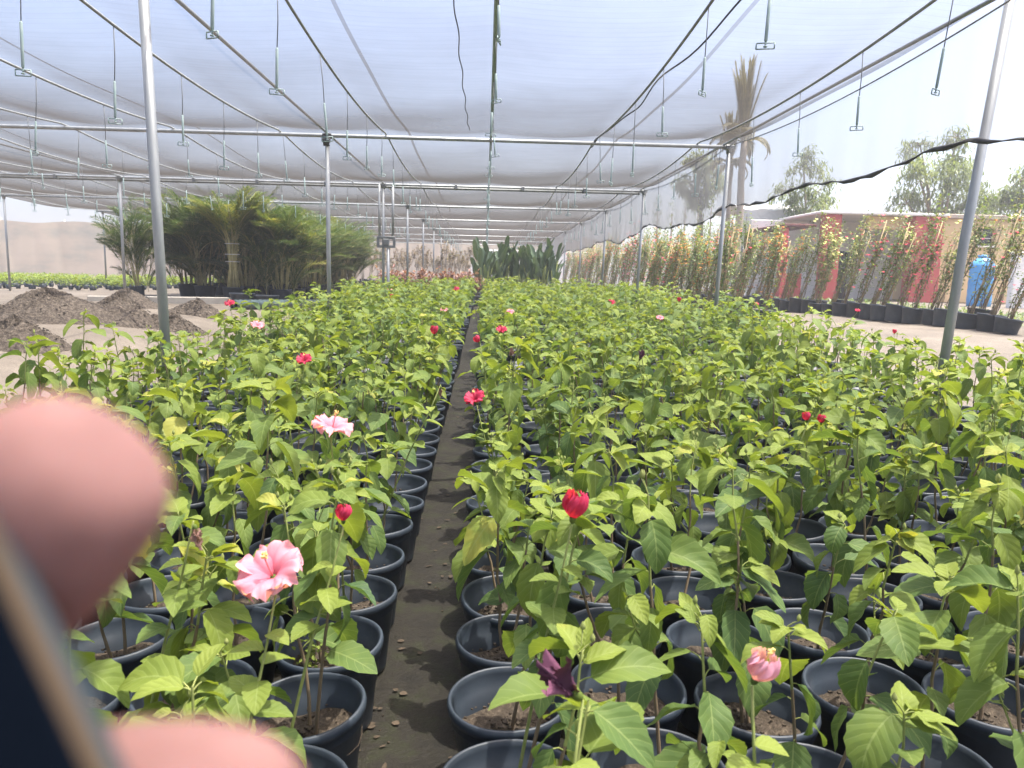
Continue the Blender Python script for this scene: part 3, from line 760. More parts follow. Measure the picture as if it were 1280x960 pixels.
# posts
for yb in YB:
    for x in XP:
        y = 5.05 if yb == 4.5 else yb
        if y < 4.6 or (x == -7.0 and y < 15) or (x == -12 and y < 20): continue
        g = ground(x, y); dx = 0.0
        zt_ = 3.22 if yb == 4.5 else ZR-.03
        if x == 3.0: dx = .30 if yb == 4.5 else .07
        if x == -2.0 and yb == 4.5: x, dx = -2.05, -.07
        rad = .031 if yb == 4.5 else .027
        mb = MB(); mb.tube([(x+(.05 if yb == 4.5 and x > 0 else 0), y, g-.05), (x+dx*.5, y, (g+ZR)/2), (x+dx, y, zt_)], rad, 14)
        o = hbuild('post', mb, ['galvanised'])
        if x == 3.0 and yb == 4.5: o['label'] = 'leaning end post'
        if yb == 4.5: continue
        # clamp at the head
        mb = MB(); mb.tube([(x+dx, y, ZR-.12), (x+dx, y, ZR-.02)], rad+.012, 10); mb.box((x+dx, y, ZR-.045), (.11, .09, .06), 0, bev=.01)
        if x == -2.0 and y == 10:
            for k in range(9): mb.tube([(x+rnd.uniform(-.05, .05), y+rnd.uniform(-.05, .05), ZR-.03), (x+rnd.uniform(-.06, .06), y-.05, ZR-.09), (x+rnd.uniform(-.04, .04), y-.04, ZR-.17)], .012, 5)
        hbuild('post_clamp', mb, ['black_cable' if (x == -2.0 and y == 10) else 'dark_steel'])
# twin post with bracket
x, y = -2.0, 15.3
g = ground(x, y)
for dx in (-.07, .19):
    mb = MB(); mb.tube([(x+dx*.0+(dx if True else 0), y-.03, 1.92), (x+dx, y-.03, ZR-.05)], .024, 10); hbuild('twin_pipe', mb, ['galvanised'])
mb = MB(); mb.box((x+.06, y-.04, 1.95), (.36, .05, .05), 0, bev=.006); mb.box((x+.06, y-.04, 1.78), (.36, .05, .05), 0, bev=.006)
mb.box((x-.095, y-.04, 1.865), (.05, .05, .12), 0); mb.box((x+.215, y-.04, 1.865), (.05, .05, .12), 0); mb.box((x+.06, y-.05, 1.865), (.12, .07, .12), 0, bev=.01)
hbuild('post_bracket', mb, ['dark_steel'])
mb = MB(); mb.tube([(x+.10, y-.03, g), (x+.10, y-.03, 1.75)], .03, 10); hbuild('twin_pipe', mb, ['galvanised'])

# slack cable under the net and a loose cord
mb = MB(); p0, p1 = atz(930, -5, 2.99), atz(737, 183, 2.98)
mb.tube([p0+(p1-p0)*t+np.array([.03*math.sin(t*14), 0, -.05*math.sin(t*PI)+.015*math.sin(t*23)]) for t in np.linspace(0, 1, 30)], .007, 6)
tag(build('slack_cable', mb, ['black_cable']), 'wavy dark cable hanging slack under the roof net beside a roof wire', 'cable')
mb = MB(); mb.tube([(-.22+.008*math.sin(y*7), y, ZR+.0+sagy(y)) for y in np.arange(4.5, 9.4, .1)], .0045, 5)
tag(build('loose_cord', mb, ['black_cable']), 'thin dark cord lying along the roof net next to the middle pipe', 'cord')

# hanging sprinklers
tb = MB(); tb.tube([(0, 0, 0), (.004, .002, -.18), (0, 0, -.34)], .0032, 6)
wt = MB(); wt.tube([(0, 0, -.33), (0, 0, -.335), (0, 0, -.545), (0, 0, -.555)], [.005, .0085, .0085, .005], 8)
fr = MB()
W2, H2, zc = .042, .030, -.575
for a, b in (((-W2, zc+H2/2), (W2, zc+H2/2)), ((-W2, zc-H2/2), (W2, zc-H2/2)), ((-W2, zc-H2/2), (-W2, zc+H2/2)), ((W2, zc-H2/2), (W2, zc+H2/2))):
    fr.tube([(a[0], 0, a[1]), ((a[0]+b[0])/2, 0, (a[1]+b[1])/2), (b[0], 0, b[1])], .0036, 6)
fr.tube([(0, 0, zc+H2/2), (0, 0, zc)], [.006, .003], 6); fr.lathe([(.001, zc-.008), (.010, zc-.006), (.010, zc-.001), (.001, zc+.002)], 8)
sp_me = [tb.mesh('tube', ['thin_tube']), wt.mesh('weight', ['sprinkler_plastic']), fr.mesh('sprinkler_frame', ['sprinkler_plastic'])]
SPL = {}
for k, x in enumerate(XW):
    kk = k-9
    ymax = 42 if kk in (-1, 1, 0) else 27
    if kk < -7: continue
    y = 2.32+(.37 if kk % 2 else 0.0); spc = 1.12
    nth = 0
    while y < ymax:
        nth += 1
        vp = [px_of((x, y, ZR-h_)) for h_ in (.1, .58)]
        if any(p and -10 < p[0] < 1290 and -20 < p[1] < 970 for p in vp):
            side = 'the middle pipe' if kk == 0 else ('a wire right of the middle pipe' if kk > 0 else 'a wire left of the middle pipe')
            root = empty('hanging_sprinkler', (x, y, ZR+sagy(y, .11)-.005), rnd.uniform(-.5, .5), 'small sprinkler on a weighted tube hanging from '+side, 'sprinkler', 'sprinklers hanging from '+side)
            for m_, nm in zip(sp_me, ('tube', 'weight', 'sprinkler_frame')): link(nm, m_, root)
            root.scale = (1, 1, rnd.uniform(.86, 1.12)) if kk != 0 else (1, 1, .75)
            root.rotation_euler = (rnd.gauss(0, .045), rnd.gauss(0, .045), rnd.gauss(0, .7))
        y += spc*rnd.uniform(.93, 1.07)

# ------------------------------------------------------------------ mulch heaps, kerb, drain pipe
def heap(cx, cy, rx, ry, h, seed, lab):
    n, m = 40, 64; Gh = np.zeros((n+1, m+1, 3)); r = random.Random(seed); ph = [r.uniform(0, 6.28) for _ in range(8)]
    gz = ground(cx, cy)
    for i in range(n+1):
        f = i/n
        for j in range(m+1):
            a = 2*PI*j/m
            rr_ = f*(1+.13*math.sin(2*a+ph[0])+.08*math.sin(3*a+ph[1])+.05*math.sin(5*a+ph[2]))
            z = h*max(0, (1-f**1.35))*(1+.10*math.sin(4*f+2*a+ph[3]))+.025*math.sin(f*17+a*5+ph[4])*(1-f)+.012*math.sin(a*23+f*31)*(1-f**4)+r.uniform(-.012, .012)*(f < .97)*(j < m)
            x, y = cx+rx*rr_*math.cos(a), cy+ry*rr_*math.sin(a)
            Gh[i, j] = (x-cx, y-cy, z+ground(x, y)-gz-.01-(.05 if i == n else 0))
        Gh[i, m] = Gh[i, 0]
    mb = MB(); mb.grid(Gh)
    for k in range(420):
        a = r.uniform(0, 6.28); f = r.uniform(.1, 1.12); x, y = rx*f*math.cos(a), ry*f*math.sin(a)
        z = h*max(0, 1-f**1.35)+ground(cx+x, cy+y)-gz+.005; s_ = r.uniform(.005, .016)
        mb.box((x, y, z), (s_, s_*1.6, s_*.6), r.uniform(0, 3))
    tag(build('mulch_heap', mb, ['mulch'], None, (cx, cy, gz)), lab, 'heap', 'heaps of dark growing medium')
HP = [(20, 428, .62, .30, 'dark mulch heap nearest the bed, cut by the picture edge'), (60, 402, 1.05, .48, 'largest dark mulch heap on the sandy floor'), (150, 402, .70, .42, 'dark mulch heap directly behind the first steel post'),
      (60, 386, .75, .36, 'low dark mulch heap behind the largest heap'), (160, 384, .70, .36, 'dark mulch heap near the concrete kerb'), (248, 392, .55, .26, 'small dark mulch heap between post and drain pipe'), (215, 410, .55, .22, 'flat spread mulch heap beside the foot of the post')]
for k, (px, py, r_, h_, lab) in enumerate(HP):
    p = ground_hit(px, py); heap(p[0], p[1], r_*.86, r_*.72, h_*.8, 40+k, lab)
pa, pb = ground_hit(110, 378), ground_hit(300, 380)
mb = MB(); L = np.linalg.norm(pb-pa); mb.box((0, 0, .05), (L, .12, .16), math.atan2(pb[1]-pa[1], pb[0]-pa[0]), bev=.012)
c = (pa+pb)/2
tag(build('concrete_kerb', mb, ['concrete'], None, tuple(c)), 'low pale concrete kerb behind the mulch heaps', 'kerb')
pa, pb = ground_hit(292, 388), ground_hit(430, 384)
mb = MB(); n = 60; rr_ = []
P = []
for i in range(n+1):
    t = i/n; P.append(pa+(pb-pa)*t+np.array([0, .12*math.sin(t*3), .10])); rr_.append(.085+(.008 if i % 2 else -.004))
mb.tube(P, rr_, 14, caps=False); mb.tube([np.array(P[0])+np.array([.01, 0, 0]), np.array(P[0])+np.array([.02, 0, 0])], .075, 14)
tag(build('drain_pipe', mb, ['pipe_black']), 'thick black corrugated drain pipe lying beside the bed', 'pipe')

# ------------------------------------------------------------------ areca palms
def frond(mb, base, yaw, L, pitch, droop, tone, r, n=26, lw=.022):
    P = []; p = np.array(base, float); N = 12
    for i in range(N+1):
        P.append(p.copy()); a = pitch-droop*(i/N)**1.3
        p = p+np.array([math.cos(yaw)*math.cos(a), math.sin(yaw)*math.cos(a), math.sin(a)])*L/N
    mb.tube(P, np.linspace(.008, .0025, N+1), 4, mat=1, caps=False)
    for i in range(n):
        f = .18+.82*i/(n-1); k = min(N-1, int(f*N)); q = P[k]+(P[k+1]-P[k])*(f*N-k)
        a = pitch-droop*f**1.3; ll = L*.36*(math.sin(PI*(.16+.80*f))**.7)
        for s_ in (-1, 1):
            mb.leaf(q, yaw+s_*(1.05-.35*f)+r.uniform(-.15, .15), ll*r.uniform(.85, 1.1), lw, pitch=.45+.5*a*.6+r.uniform(-.2, .2), droop=r.uniform(.4, 1.3), fold=.35, nu=3, ns=3, tone=tone+r.uniform(-.15, .15), mat=0, a=.25, b=.6)
def areca(seed, H):
    r = random.Random(seed); cn, fr_ = MB(), MB()
    for c in range(r.randint(9, 13)):
        a = r.uniform(0, 6.28); b = r.uniform(.02, .16); ln = r.uniform(.05, .30)
        h = H*(r.uniform(.36, .56) if c > 2 else r.uniform(.12, .33))
        top = np.array([math.cos(a)*(b+ln), math.sin(a)*(b+ln), .28+h])
        cn.tube([(math.cos(a)*b, math.sin(a)*b, .25), (math.cos(a)*(b+ln*.35), math.sin(a)*(b+ln*.35), .25+h*.5), tuple(top)], [.016, .013, .011], 6)
        for k in range(r.randint(6, 8)):
            frond(fr_, top+np.array([0, 0, -.05-.075*k]), a+r.uniform(-2.2, 2.2), H*r.uniform(.36, .60), r.uniform(.85, 1.45), r.uniform(.5, 1.6), r.uniform(.05, .6)+(.35 if r.random() < .15 else 0), r)
    pt = MB(); pt.lathe(pot_prof(.24, .19, .34), 22)
    return pt.mesh('pot', ['pot_plastic']), cn.mesh('canes', ['palm_cane']), fr_.mesh('fronds', ['palm_leaf', 'palm_cane'])
AR = [areca(60+k, 2.35) for k in range(5)]
PL = []
for row, x in enumerate((-4.55, -5.35, -6.15, -6.95)):
    for k in range(10 if row else 9):
        PL.append((x+rnd.uniform(-.15, .15)-.02*k, 17.0+.35*row+k*1.35+rnd.uniform(-.2, .2)))
PL.append((-7.35, 16.7))
PL.sort(key=lambda q: q[1])
for i, (x, y) in enumerate(PL):
    lab = 'tall areca palm clump packed inside the potted palm block'; grp = 'areca palms packed in the block'
    if x < -7.3: lab, grp = 'areca palm leaning outward at the block end beside the steel post', None
    root = empty('areca_palm', on(x, y), rnd.uniform(0, 6.28), lab, 'palm', grp)
    v = AR[i % 5]; s_ = rnd.uniform(.88, 1.0)
    for m_, nm in zip(v, ('pot', 'canes', 'fronds')): link(nm, m_, root)
    root.scale = (s_*1.05, s_*1.05, s_)
    if x < -7.3: root.rotation_euler = (0, R(-8), 0); root.scale = (.62, .62, .86)
# the bound clump in front
p = aty(292, 371, 16.5)
root = empty('areca_palm', on(p[0], p[1]), 1.0, 'tall yellowish areca palm whose canes are tied with string', 'palm')
r = random.Random(99); cn, fr_ = MB(), MB()
for c in range(12):
    a = r.uniform(0, 6.28); b = r.uniform(.02, .13)
    top = np.array([math.cos(a)*b, math.sin(a)*b, 1.35+r.uniform(-.1, .2)]); cn.tube([(math.cos(a)*b*1.1, math.sin(a)*b*1.1, .2), top*.5+np.array([0, 0, .1]), top], [.017, .014, .012], 6)
    for k in range(3): frond(fr_, top+np.array([0, 0, -.05*k]), a+r.uniform(-1, 1), r.uniform(.9, 1.2), r.uniform(1.0, 1.4), r.uniform(.5, 1.4), r.uniform(.5, 1.0), r)
build('canes', cn, ['palm_cane'], root); build('fronds', fr_, ['palm_leaf', 'palm_cane'], root)
mb = MB()
for zz in (.85, 1.0, 1.22): mb.lathe([(.148, zz-.006), (.154, zz), (.148, zz+.006)], 18)
build('tie_string', mb, ['white_wrap'], root); mb = MB(); mb.lathe(pot_prof(.22, .18, .32), 22); build('pot', mb, ['pot_plastic'], root)
# empty wide black tubs in front of the palms
for i, (px, lab) in enumerate(((303, 'wide black tub at the foot of the palms, beside the tied clump'), (333, 'wide black tub at the foot of the palms, behind the drain pipe end'))):
    p = aty(px, 372, 15.9); mb = MB(); mb.lathe(pot_prof(.25, .20, .22), 26); mb.lathe([(.001, .14), (.21, .14)], 20, mat=1)
    tag(build('planter_tub', mb, ['pot_plastic', 'potting_soil'], None, on(p[0], p[1])), lab, 'tub')

# ------------------------------------------------------------------ strelitzia clump
def strel(seed):
    r = random.Random(seed); lf, st = MB(), MB()
    for k in range(r.randint(8, 11)):
        a = r.uniform(0, 6.28); h = r.uniform(.15, 1.1); ln = r.uniform(.06, .32)
        e = np.array([math.cos(a)*ln, math.sin(a)*ln, .25+h])
        st.tube([(0, 0, .2), e*np.array([.4, .4, .6]), e], [.018, .015, .011], 6)
        lf.leaf(e, a, r.uniform(.5, .75), r.uniform(.18, .26), pitch=r.uniform(1.0, 1.5), droop=r.uniform(.1, .7), fold=r.uniform(.2, .6), nu=10, ns=5, roll=r.uniform(-.6, .6), tone=r.uniform(0, 1), a=.5, b=.5, rip=.05)
    pt = MB(); pt.lathe(pot_prof(.2, .16, .3), 20)
    return pt.mesh('pot', ['pot_plastic']), st.mesh('leaf_stalks', ['green_stem']), lf.mesh('leaves', ['paddle_leaf'])
SR = [strel(70+k) for k in range(4)]
for i in range(30):
    x = -.15+2.1*((i % 10)/9)+rnd.uniform(-.1, .1); y = 22.0+(i//10)*.6+rnd.uniform(-.15, .15)
    root = empty('strelitzia', on(x, y), rnd.uniform(0, 6.28), 'tall paddle leaved strelitzia in the grey green clump beyond the bed end', 'plant', 'strelitzias in the clump beyond the bed')
    for m_, nm in zip(SR[i % 4], ('pot', 'leaf_stalks', 'leaves')): link(nm, m_, root)
    s_ = rnd.uniform(.78, .95); root.scale = (s_*.8, s_*.8, s_)

# low bronze shrubs at the bed end, then green ones
def shrub(seed, mat, h, n=110, L=.10):
    r = random.Random(seed); st, lf = MB(), MB()
    for k in range(9):
        a = r.uniform(0, 6.28); rr_ = r.uniform(.05, .22); e = np.array([math.cos(a)*rr_, math.sin(a)*rr_, h*r.uniform(.7, 1)]); st.tube([(0, 0, .18), e*np.array([.5, .5, .65]), e], [.006, .004, .002], 4, caps=False)
        for j in range(n//9):
            f = r.uniform(.35, 1.02); p = np.array([0, 0, .18])*(1-f)+e*f; lf.leaf(p, r.uniform(0, 6.28), L*r.uniform(.6, 1.2), L*.5, pitch=r.uniform(-.3, 1.1), nu=3, ns=3, tone=r.uniform(0, 1))
    pt = MB(); pt.lathe(pot_prof(.16, .12, .24), 18)
    return pt.mesh('pot', ['pot_plastic']), st.mesh('stems', ['stem_bark']), lf.mesh('foliage', [mat])
BZ = [shrub(80+k, 'bronze_leaf', .72) for k in range(3)]
GS = [shrub(90+k, 'vine_leaf', .62) for k in range(3)]
for i in range(26):
    x = -2.7+.2*(i % 13)+rnd.uniform(-.05, .05); y = 20.95+(i//13)*.45+rnd.uniform(-.1, .1)
    root = empty('bronze_shrub', on(x, y), rnd.uniform(0, 6.28), 'low bronze pink leaved shrub in the row past the bed end', 'shrub', 'bronze shrubs past the bed end')
    for m_, nm in zip(BZ[i % 3], ('pot', 'stems', 'foliage')): link(nm, m_, root)
    root.scale = (1.25, 1.25, rnd.uniform(1.1, 1.4))
for i in range(16):
    x = .1+.26*(i % 8)+rnd.uniform(-.05, .05) if i < 8 else -4.3+.25*(i-8); y = 21.2+rnd.uniform(-.1, .1)
    root = empty('green_shrub', on(x, y), rnd.uniform(0, 6.28), 'low dark green shrub in a black pot before the strelitzia clump' if i < 8 else 'low dark green shrub in a black pot near the areca palms', 'shrub', 'green shrubs before the strelitzias' if i < 8 else 'green shrubs near the palms')
    for m_, nm in zip(GS[i % 3], ('pot', 'stems', 'foliage')): link(nm, m_, root)
    root.scale = (1, 1, rnd.uniform(.7, .9))

# bare pale potted trees at the far end
def small_tree(seed):
    r = random.Random(seed); tr, cr = MB(), MB()
    tr.tube([(0, 0, .2), (r.uniform(-.03, .03), 0, .6), (r.uniform(-.05, .05), r.uniform(-.05, .05), 1.0)], [.05, .042, .036], 7)
    for k in range(9):
        a = r.uniform(0, 6.28); rr_ = r.uniform(.15, .5); e = np.array([math.cos(a)*rr_, math.sin(a)*rr_, 1.0+r.uniform(.4, 1.1)])
        m_ = np.array([math.cos(a)*rr_*.6, math.sin(a)*rr_*.6, 1.0+(e[2]-1)*.5]); tr.tube([(0, 0, .95), m_, e], [.026, .017, .009], 5, caps=False)
        for j in range(26): cr.leaf(m_+(e-m_)*r.uniform(.3, 1.05), r.uniform(0, 6.28), r.uniform(.08, .17), .06, pitch=r.uniform(-.4, 1), nu=3, ns=3, tone=r.uniform(0, 1))
    pt = MB(); pt.lathe(pot_prof(.22, .18, .32), 16)
    return pt.mesh('pot', ['pot_plastic']), tr.mesh('trunk', ['pale_bark']), cr.mesh('crown', ['pink_leaf'])
ST = [small_tree(20+k) for k in range(5)]
for i in range(60):
    x = -9.0+.62*(i % 15)+rnd.uniform(-.15, .15); y = 33+(i//15)*2.6+rnd.uniform(-.3, .3)
    root = empty('young_tree', on(x, y), rnd.uniform(0, 6.28), 'pale trunked young tree in a tub with sparse pinkish leaves at the far end', 'tree', 'young trees at the far end')
    for m_, nm in zip(ST[i % 5], ('pot', 'trunk', 'crown')): link(nm, m_, root)
    s_ = rnd.uniform(.65, 1.0); root.scale = (s_, s_, s_)

# ------------------------------------------------------------------ windbreaks
def windbreak(x0, x1, y, h, lab, n=60):
    z0 = ground((x0+x1)/2, y)
    root = empty('windbreak_fence', ((x0+x1)/2, y, z0), 0, lab, 'fence')
    Gw = np.zeros((n+1, 6, 3)); xm = (x0+x1)/2
    for i in range(n+1):
        for j in range(6):
            x = x0+(x1-x0)*i/n; Gw[i, j] = (x-xm, .10*math.sin(i*1.3+j*.5), h*j/5-(.06*math.sin(i*.8) if j == 5 else 0))
    mb = MB(); mb.grid(Gw); build('cloth', mb, ['windbreak_cloth'], root)
    k = 0
    x = x0
    while x <= x1+.01:
        mb = MB(); mb.tube([(x-xm, .16, -.1), (x-xm, .16, h+.15)], .035, 8); build('post', mb, ['galvanised'], root); x += (x1-x0)/10
windbreak(-44, -9.5, 44, 3.0, 'long beige cloth windbreak beyond the seedling field')
windbreak(-9.3, 9, 56, 3.4, 'beige cloth windbreak closing the far end behind the young trees')

# seedlings on the left
mb = MB()
for i in range(11):
    for k in range(90):
        y = 22.5+i*1.25+rnd.uniform(-.25, .25); x = -31+.235*k+rnd.uniform(-.1, .1)
        if x > -9.2-(y-22)*.1: continue
        g = ground(x, y)
        mb.lathe([(.06, 0), (.09, .12), (.001, .11)], 6, (x, y, g), mat=1)
        for j in range(14): mb.leaf((x+rnd.uniform(-.09, .09), y+rnd.uniform(-.09, .09), g+rnd.uniform(.10, .30)), rnd.uniform(0, 6.28), .13, .08, pitch=rnd.uniform(-.2, .9), nu=2, ns=3, tone=rnd.uniform(.45, .9))
tag(build('seedling_field', mb, ['hibiscus_leaf', 'pot_plastic']), 'sunlit field of small bright green seedlings in black pots', 'seedlings', kind='stuff')

# ------------------------------------------------------------------ bougainvilleas
def bouga(seed, bract, H=1.75, nb=34, nl=380):
    r = random.Random(seed); vn, lf, br, cn = MB(), MB(), MB(), MB()
    lean = np.array([.20, .0, 0])
    cn.tube([(0, 0, .2), tuple(lean*.5+np.array([0, 0, H*.5])), tuple(lean+np.array([0, 0, H]))], [.014, .012, .010], 6)
    cn.tube([(.04, .03, .2), tuple(lean*.4+np.array([.03, .05, H*.45])), tuple(lean*.9+np.array([.1, .06, H*.92]))], [.011, .01, .008], 6)
    for k in range(5):
        P = []; ph = r.uniform(0, 6.28); sp = r.uniform(2, 4); hh = H*r.uniform(.75, 1.12); ra = r.uniform(.02, .06)
        for i in range(10):
            t = i/9; P.append(lean*t*hh/H+np.array([math.cos(ph+sp*t*2)*ra*(1+t), math.sin(ph+sp*t*2)*ra*(1+t), .2+(hh-.1)*t]))
        P = np.array(P); vn.tube(P, np.linspace(.007, .003, 10), 5, caps=False)
        for j in range(nl//5):
            t = r.random()**.62*.97+.03; q = t*9; i = min(8, int(q)); p = P[i]+(P[i+1]-P[i])*(q-i)+np.array([r.gauss(0, .062), r.gauss(0, .062), r.gauss(0, .03)])*(.35+.65*t)
            if t < .22 and r.random() < .6: continue
            lf.leaf(p, r.uniform(0, 6.28), r.uniform(.045, .085), r.uniform(.03, .05), pitch=r.uniform(-.6, .7), nu=3, ns=3, tone=r.uniform(0, .85))
        for j in range(nb//5):
            t = r.uniform(.7, 1.0) if r.random() < .7 else r.uniform(.2, .9); q = t*9; i = min(8, int(q)); p = P[i]+(P[i+1]-P[i])*(q-i)+np.array([r.gauss(0, .06), r.gauss(0, .06), r.gauss(0, .04)])
            for u in range(3): br.leaf(p, u*2.1+r.random(), .05, .042, pitch=.7, nu=3, ns=3, tone=r.random())
    pt = MB(); pt.lathe(pot_prof(.205, .17, .265), 24); pt.lathe([(.001, .21), (.185, .21)], 16, mat=1)
    return [('pot', pt.mesh('pot', ['pot_plastic', 'potting_soil'])), ('cane', cn.mesh('cane', ['cane_straw'])), ('vine', vn.mesh('vine', ['stem_bark'])), ('foliage', lf.mesh('foliage', ['vine_leaf'])), ('blossom', br.mesh('blossom', [bract]))]
BG = {'magenta': [bouga(30, 'magenta_bract'), bouga(31, 'magenta_bract', nb=45)], 'orange': [bouga(32, 'orange_bract', nb=40), bouga(33, 'orange_bract', nb=60)], 'white': [bouga(34, 'white_bract', nb=30)], 'plain': [bouga(35, 'magenta_bract', nb=5), bouga(36, 'orange_bract', nb=8, nl=480), bouga(37, 'magenta_bract', nb=8, nl=330)]}
def place_b(x, y, kind, s_, where, tilt=.14):
    word = {'magenta': 'magenta blossomed', 'orange': 'orange blossomed', 'white': 'white blossomed', 'plain': 'mostly green'}[kind]
    root = empty('potted_bougainvillea', on(x, y), 0, word+' bougainvillea in a tub, '+where, 'potted plant', word+' bougainvilleas, '+where)
    for nm, m_ in BG[kind][rnd.randrange(len(BG[kind]))]: link(nm, m_, root)
    root.rotation_euler = (rnd.uniform(-.03, .03), tilt+rnd.uniform(-.05, .05), rnd.uniform(-.5, .5)); root.scale = (s_, s_, s_*rnd.uniform(.92, 1.1))
pa, pb = ground_hit(1252, 416), ground_hit(905, 382)
RX = pa[0]
y = pa[1]-.1; i = 0
while y < 27:
    x = pa[0]+(pb[0]-pa[0])*(y-pa[1])/(pb[1]-pa[1])
    place_b(x+rnd.uniform(-.05, .05), y, rnd.choice(['magenta', 'plain', 'plain', 'white', 'plain', 'magenta', 'orange'] if y > 15 else ['magenta', 'plain', 'plain', 'white']), rnd.uniform(.92, 1.12), 'front row across the dirt path')
    if i % 3 == 0: place_b(x+.75+rnd.uniform(-.1, .1), y+.3, rnd.choice(['magenta', 'plain', 'plain', 'plain']), rnd.uniform(.95, 1.2), 'second row across the dirt path')
    y += .42; i += 1
y = 13.5; i = 0
while y < 44:
    f = .55 if y < 24 else .75
    place_b(4.35+rnd.uniform(-.1, .1), y, rnd.choice(['plain', 'plain', 'plain', 'orange']) if y < 19 else rnd.choice(['plain', 'plain', 'magenta', 'orange']), rnd.uniform(.95, 1.15), 'row beside the shade house', .03)
    if i % 2: place_b(5.1+rnd.uniform(-.1, .1), y+.2, rnd.choice(['plain', 'orange']), rnd.uniform(1.0, 1.2), 'row beside the shade house', .03)
    y += f; i += 1
# low weeds past the tubs
mb = MB()
for k in range(500):
    x = RX+rnd.uniform(.3, 3.2); y = rnd.uniform(11.5, 24); g = ground(x, y)
    for j in range(4): mb.leaf((x+rnd.uniform(-.05, .05), y, g+rnd.uniform(0, .18)), rnd.uniform(0, 6.28), .14, .05, pitch=rnd.uniform(.1, 1.3), nu=2, ns=3, tone=rnd.uniform(0, .7))
tag(build('weeds', mb, ['vine_leaf']), 'low green weeds growing behind the tubs', 'weeds', kind='stuff')

# ------------------------------------------------------------------ buildings on the right
YH = 29.0
def hx(px, y=YH): return aty(px, 350, y)[0]
def hz(px, py, y=YH): return aty(px, py, y)[2]
xa, xb = hx(972), hx(1176); g0 = ground(xa, YH); zt = hz(1040, 268)
root = empty('red_house', ((xa+xb)/2, YH, g0), 0, 'low red rendered house with pillars and a dark open porch', 'house')
off = np.array([(xa+xb)/2, YH, g0])
def hb(name, boxes, mat, r_=None, o_=None):
    mb = MB()
    for c, d in boxes: mb.box(np.array(c)-(off if o_ is None else o_), d, 0, bev=.02)
    return build(name, mb, [mat], root if r_ is None else r_)
H_ = zt-g0
hb('wall', [(((xa+xb)/2, YH+3.5, g0+H_/2), (xb-xa, .25, H_))], 'white_render')
for a, b in ((1023, 1043),):
    hb('pillar', [(((hx(a)+hx(b))/2, YH, g0+H_/2), (hx(b)-hx(a), .5, H_-.01))], 'red_render')
hb('pillar', [((xa+.12, YH, g0+H_/2-.27), (.22, .4, H_-.52))], 'red_render')
hb('porch_wall', [(((xa+hx(1012))/2, YH+.5, g0+.5), (hx(1012)-xa-.3, .2, 1.0))], 'red_render')
hb('front_wall', [(((hx(1132)+hx(1168))/2, YH, g0+H_/2), (hx(1168)-hx(1132), .6, H_-.01))], 'red_render')
hb('roof', [(((hx(1015)+hx(1172))/2, YH+1.7, zt+.05), (hx(1172)-hx(1015), 4.2, .10))], 'white_render')
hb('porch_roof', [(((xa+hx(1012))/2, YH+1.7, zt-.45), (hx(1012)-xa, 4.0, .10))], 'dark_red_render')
hb('fascia', [(((hx(1080)+hx(1128))/2, YH+.2, zt-.25), (hx(1128)-hx(1080)-.02, .2, .48))], 'ochre_render')
d_ = hb('door', [((hx(1095), YH+3.35, g0+1.0), (.9, .06, 2.0))], 'window_dark')
# ochre house
xa, xb = hx(1182), hx(1330); zt2 = hz(1240, 272)
root = empty('ochre_house', ((xa+xb)/2, YH+1, g0), 0, 'ochre rendered house with one small dark window behind the bougainvilleas', 'house')
off = np.array([(xa+xb)/2, YH+1, g0]); H_ = zt2-g0
xw0, xw1 = hx(1234), hx(1257); zw0, zw1 = hz(1245, 306), hz(1245, 283)
hb('wall', [(((xa+xw0)/2, YH+1, g0+H_/2), (xw0-xa, .3, H_)), (((xw1+xb)/2, YH+1, g0+H_/2), (xb-xw1, .3, H_)),
            (((xw0+xw1)/2, YH+1, (g0+zw0)/2), (xw1-xw0, .3, zw0-g0)), (((xw0+xw1)/2, YH+1, (zt2+zw1)/2), (xw1-xw0, .3, zt2-zw1))], 'ochre_render')
hb('side_wall', [((xa+.13, YH+3.2, g0+H_/2), (.26, 4.05, H_-.02))], 'ochre_render')
wf = hb('window', [(((xw0+xw1)/2, YH+1.1, (zw0+zw1)/2), (xw1-xw0, .05, zw1-zw0))], 'window_dark')
hb('sill', [(((xw0+xw1)/2, YH+.84, zw0-.04), (xw1-xw0+.1, .12, .06))], 'white_render', wf)
hb('mullion', [(((xw0+xw1)/2, YH+1.05, (zw0+zw1)/2-.05), (xw1-xw0, .04, .04))], 'white_render', wf)
hb('roof', [(((xa+xb)/2, YH+3, zt2+.08), (xb-xa+.4, 4.6, .16))], 'roof_slab')
# blue tank and white wall
p = aty(1226, 352, 25); zt3 = aty(1226, 321, 25)[2]; g = ground(p[0], 25); hh = zt3-g
mb = MB(); rr_ = .36
prof = [(.001, 0), (rr_, 0)]+[(rr_+(.012 if k % 2 else 0), hh*.08+hh*.72*k/9) for k in range(10)]+[(rr_*.9, hh*.88), (rr_*.5, hh*.97), (.14, hh*.98), (.14, hh), (.001, hh)]
mb.lathe(prof, 28); root = empty('water_tank', (p[0], 25, g), 0, 'ribbed bright blue plastic water tank before the ochre house', 'tank')
build('tank_body', mb, ['blue_plastic'], root); mb = MB(); mb.lathe([(.001, hh+.07), (.15, hh+.06), (.17, hh), (.15, hh-.01)], 20); build('lid', mb, ['blue_plastic'], root)
p = aty(1275, 350, 24); g = ground(p[0], 24); z_ = aty(1275, 318, 24)[2]
mb = MB(); mb.box((0, 0, (z_-g)/2), (1.6, .25, z_-g), 0, bev=.02); mb.box((0, 0, z_-g+.04), (1.7, .34, .08), 0, bev=.02)
tag(build('garden_wall', mb, ['white_render'], None, (p[0]+.5, 24, g)), 'short white rendered wall with a coping beside the blue tank', 'wall')
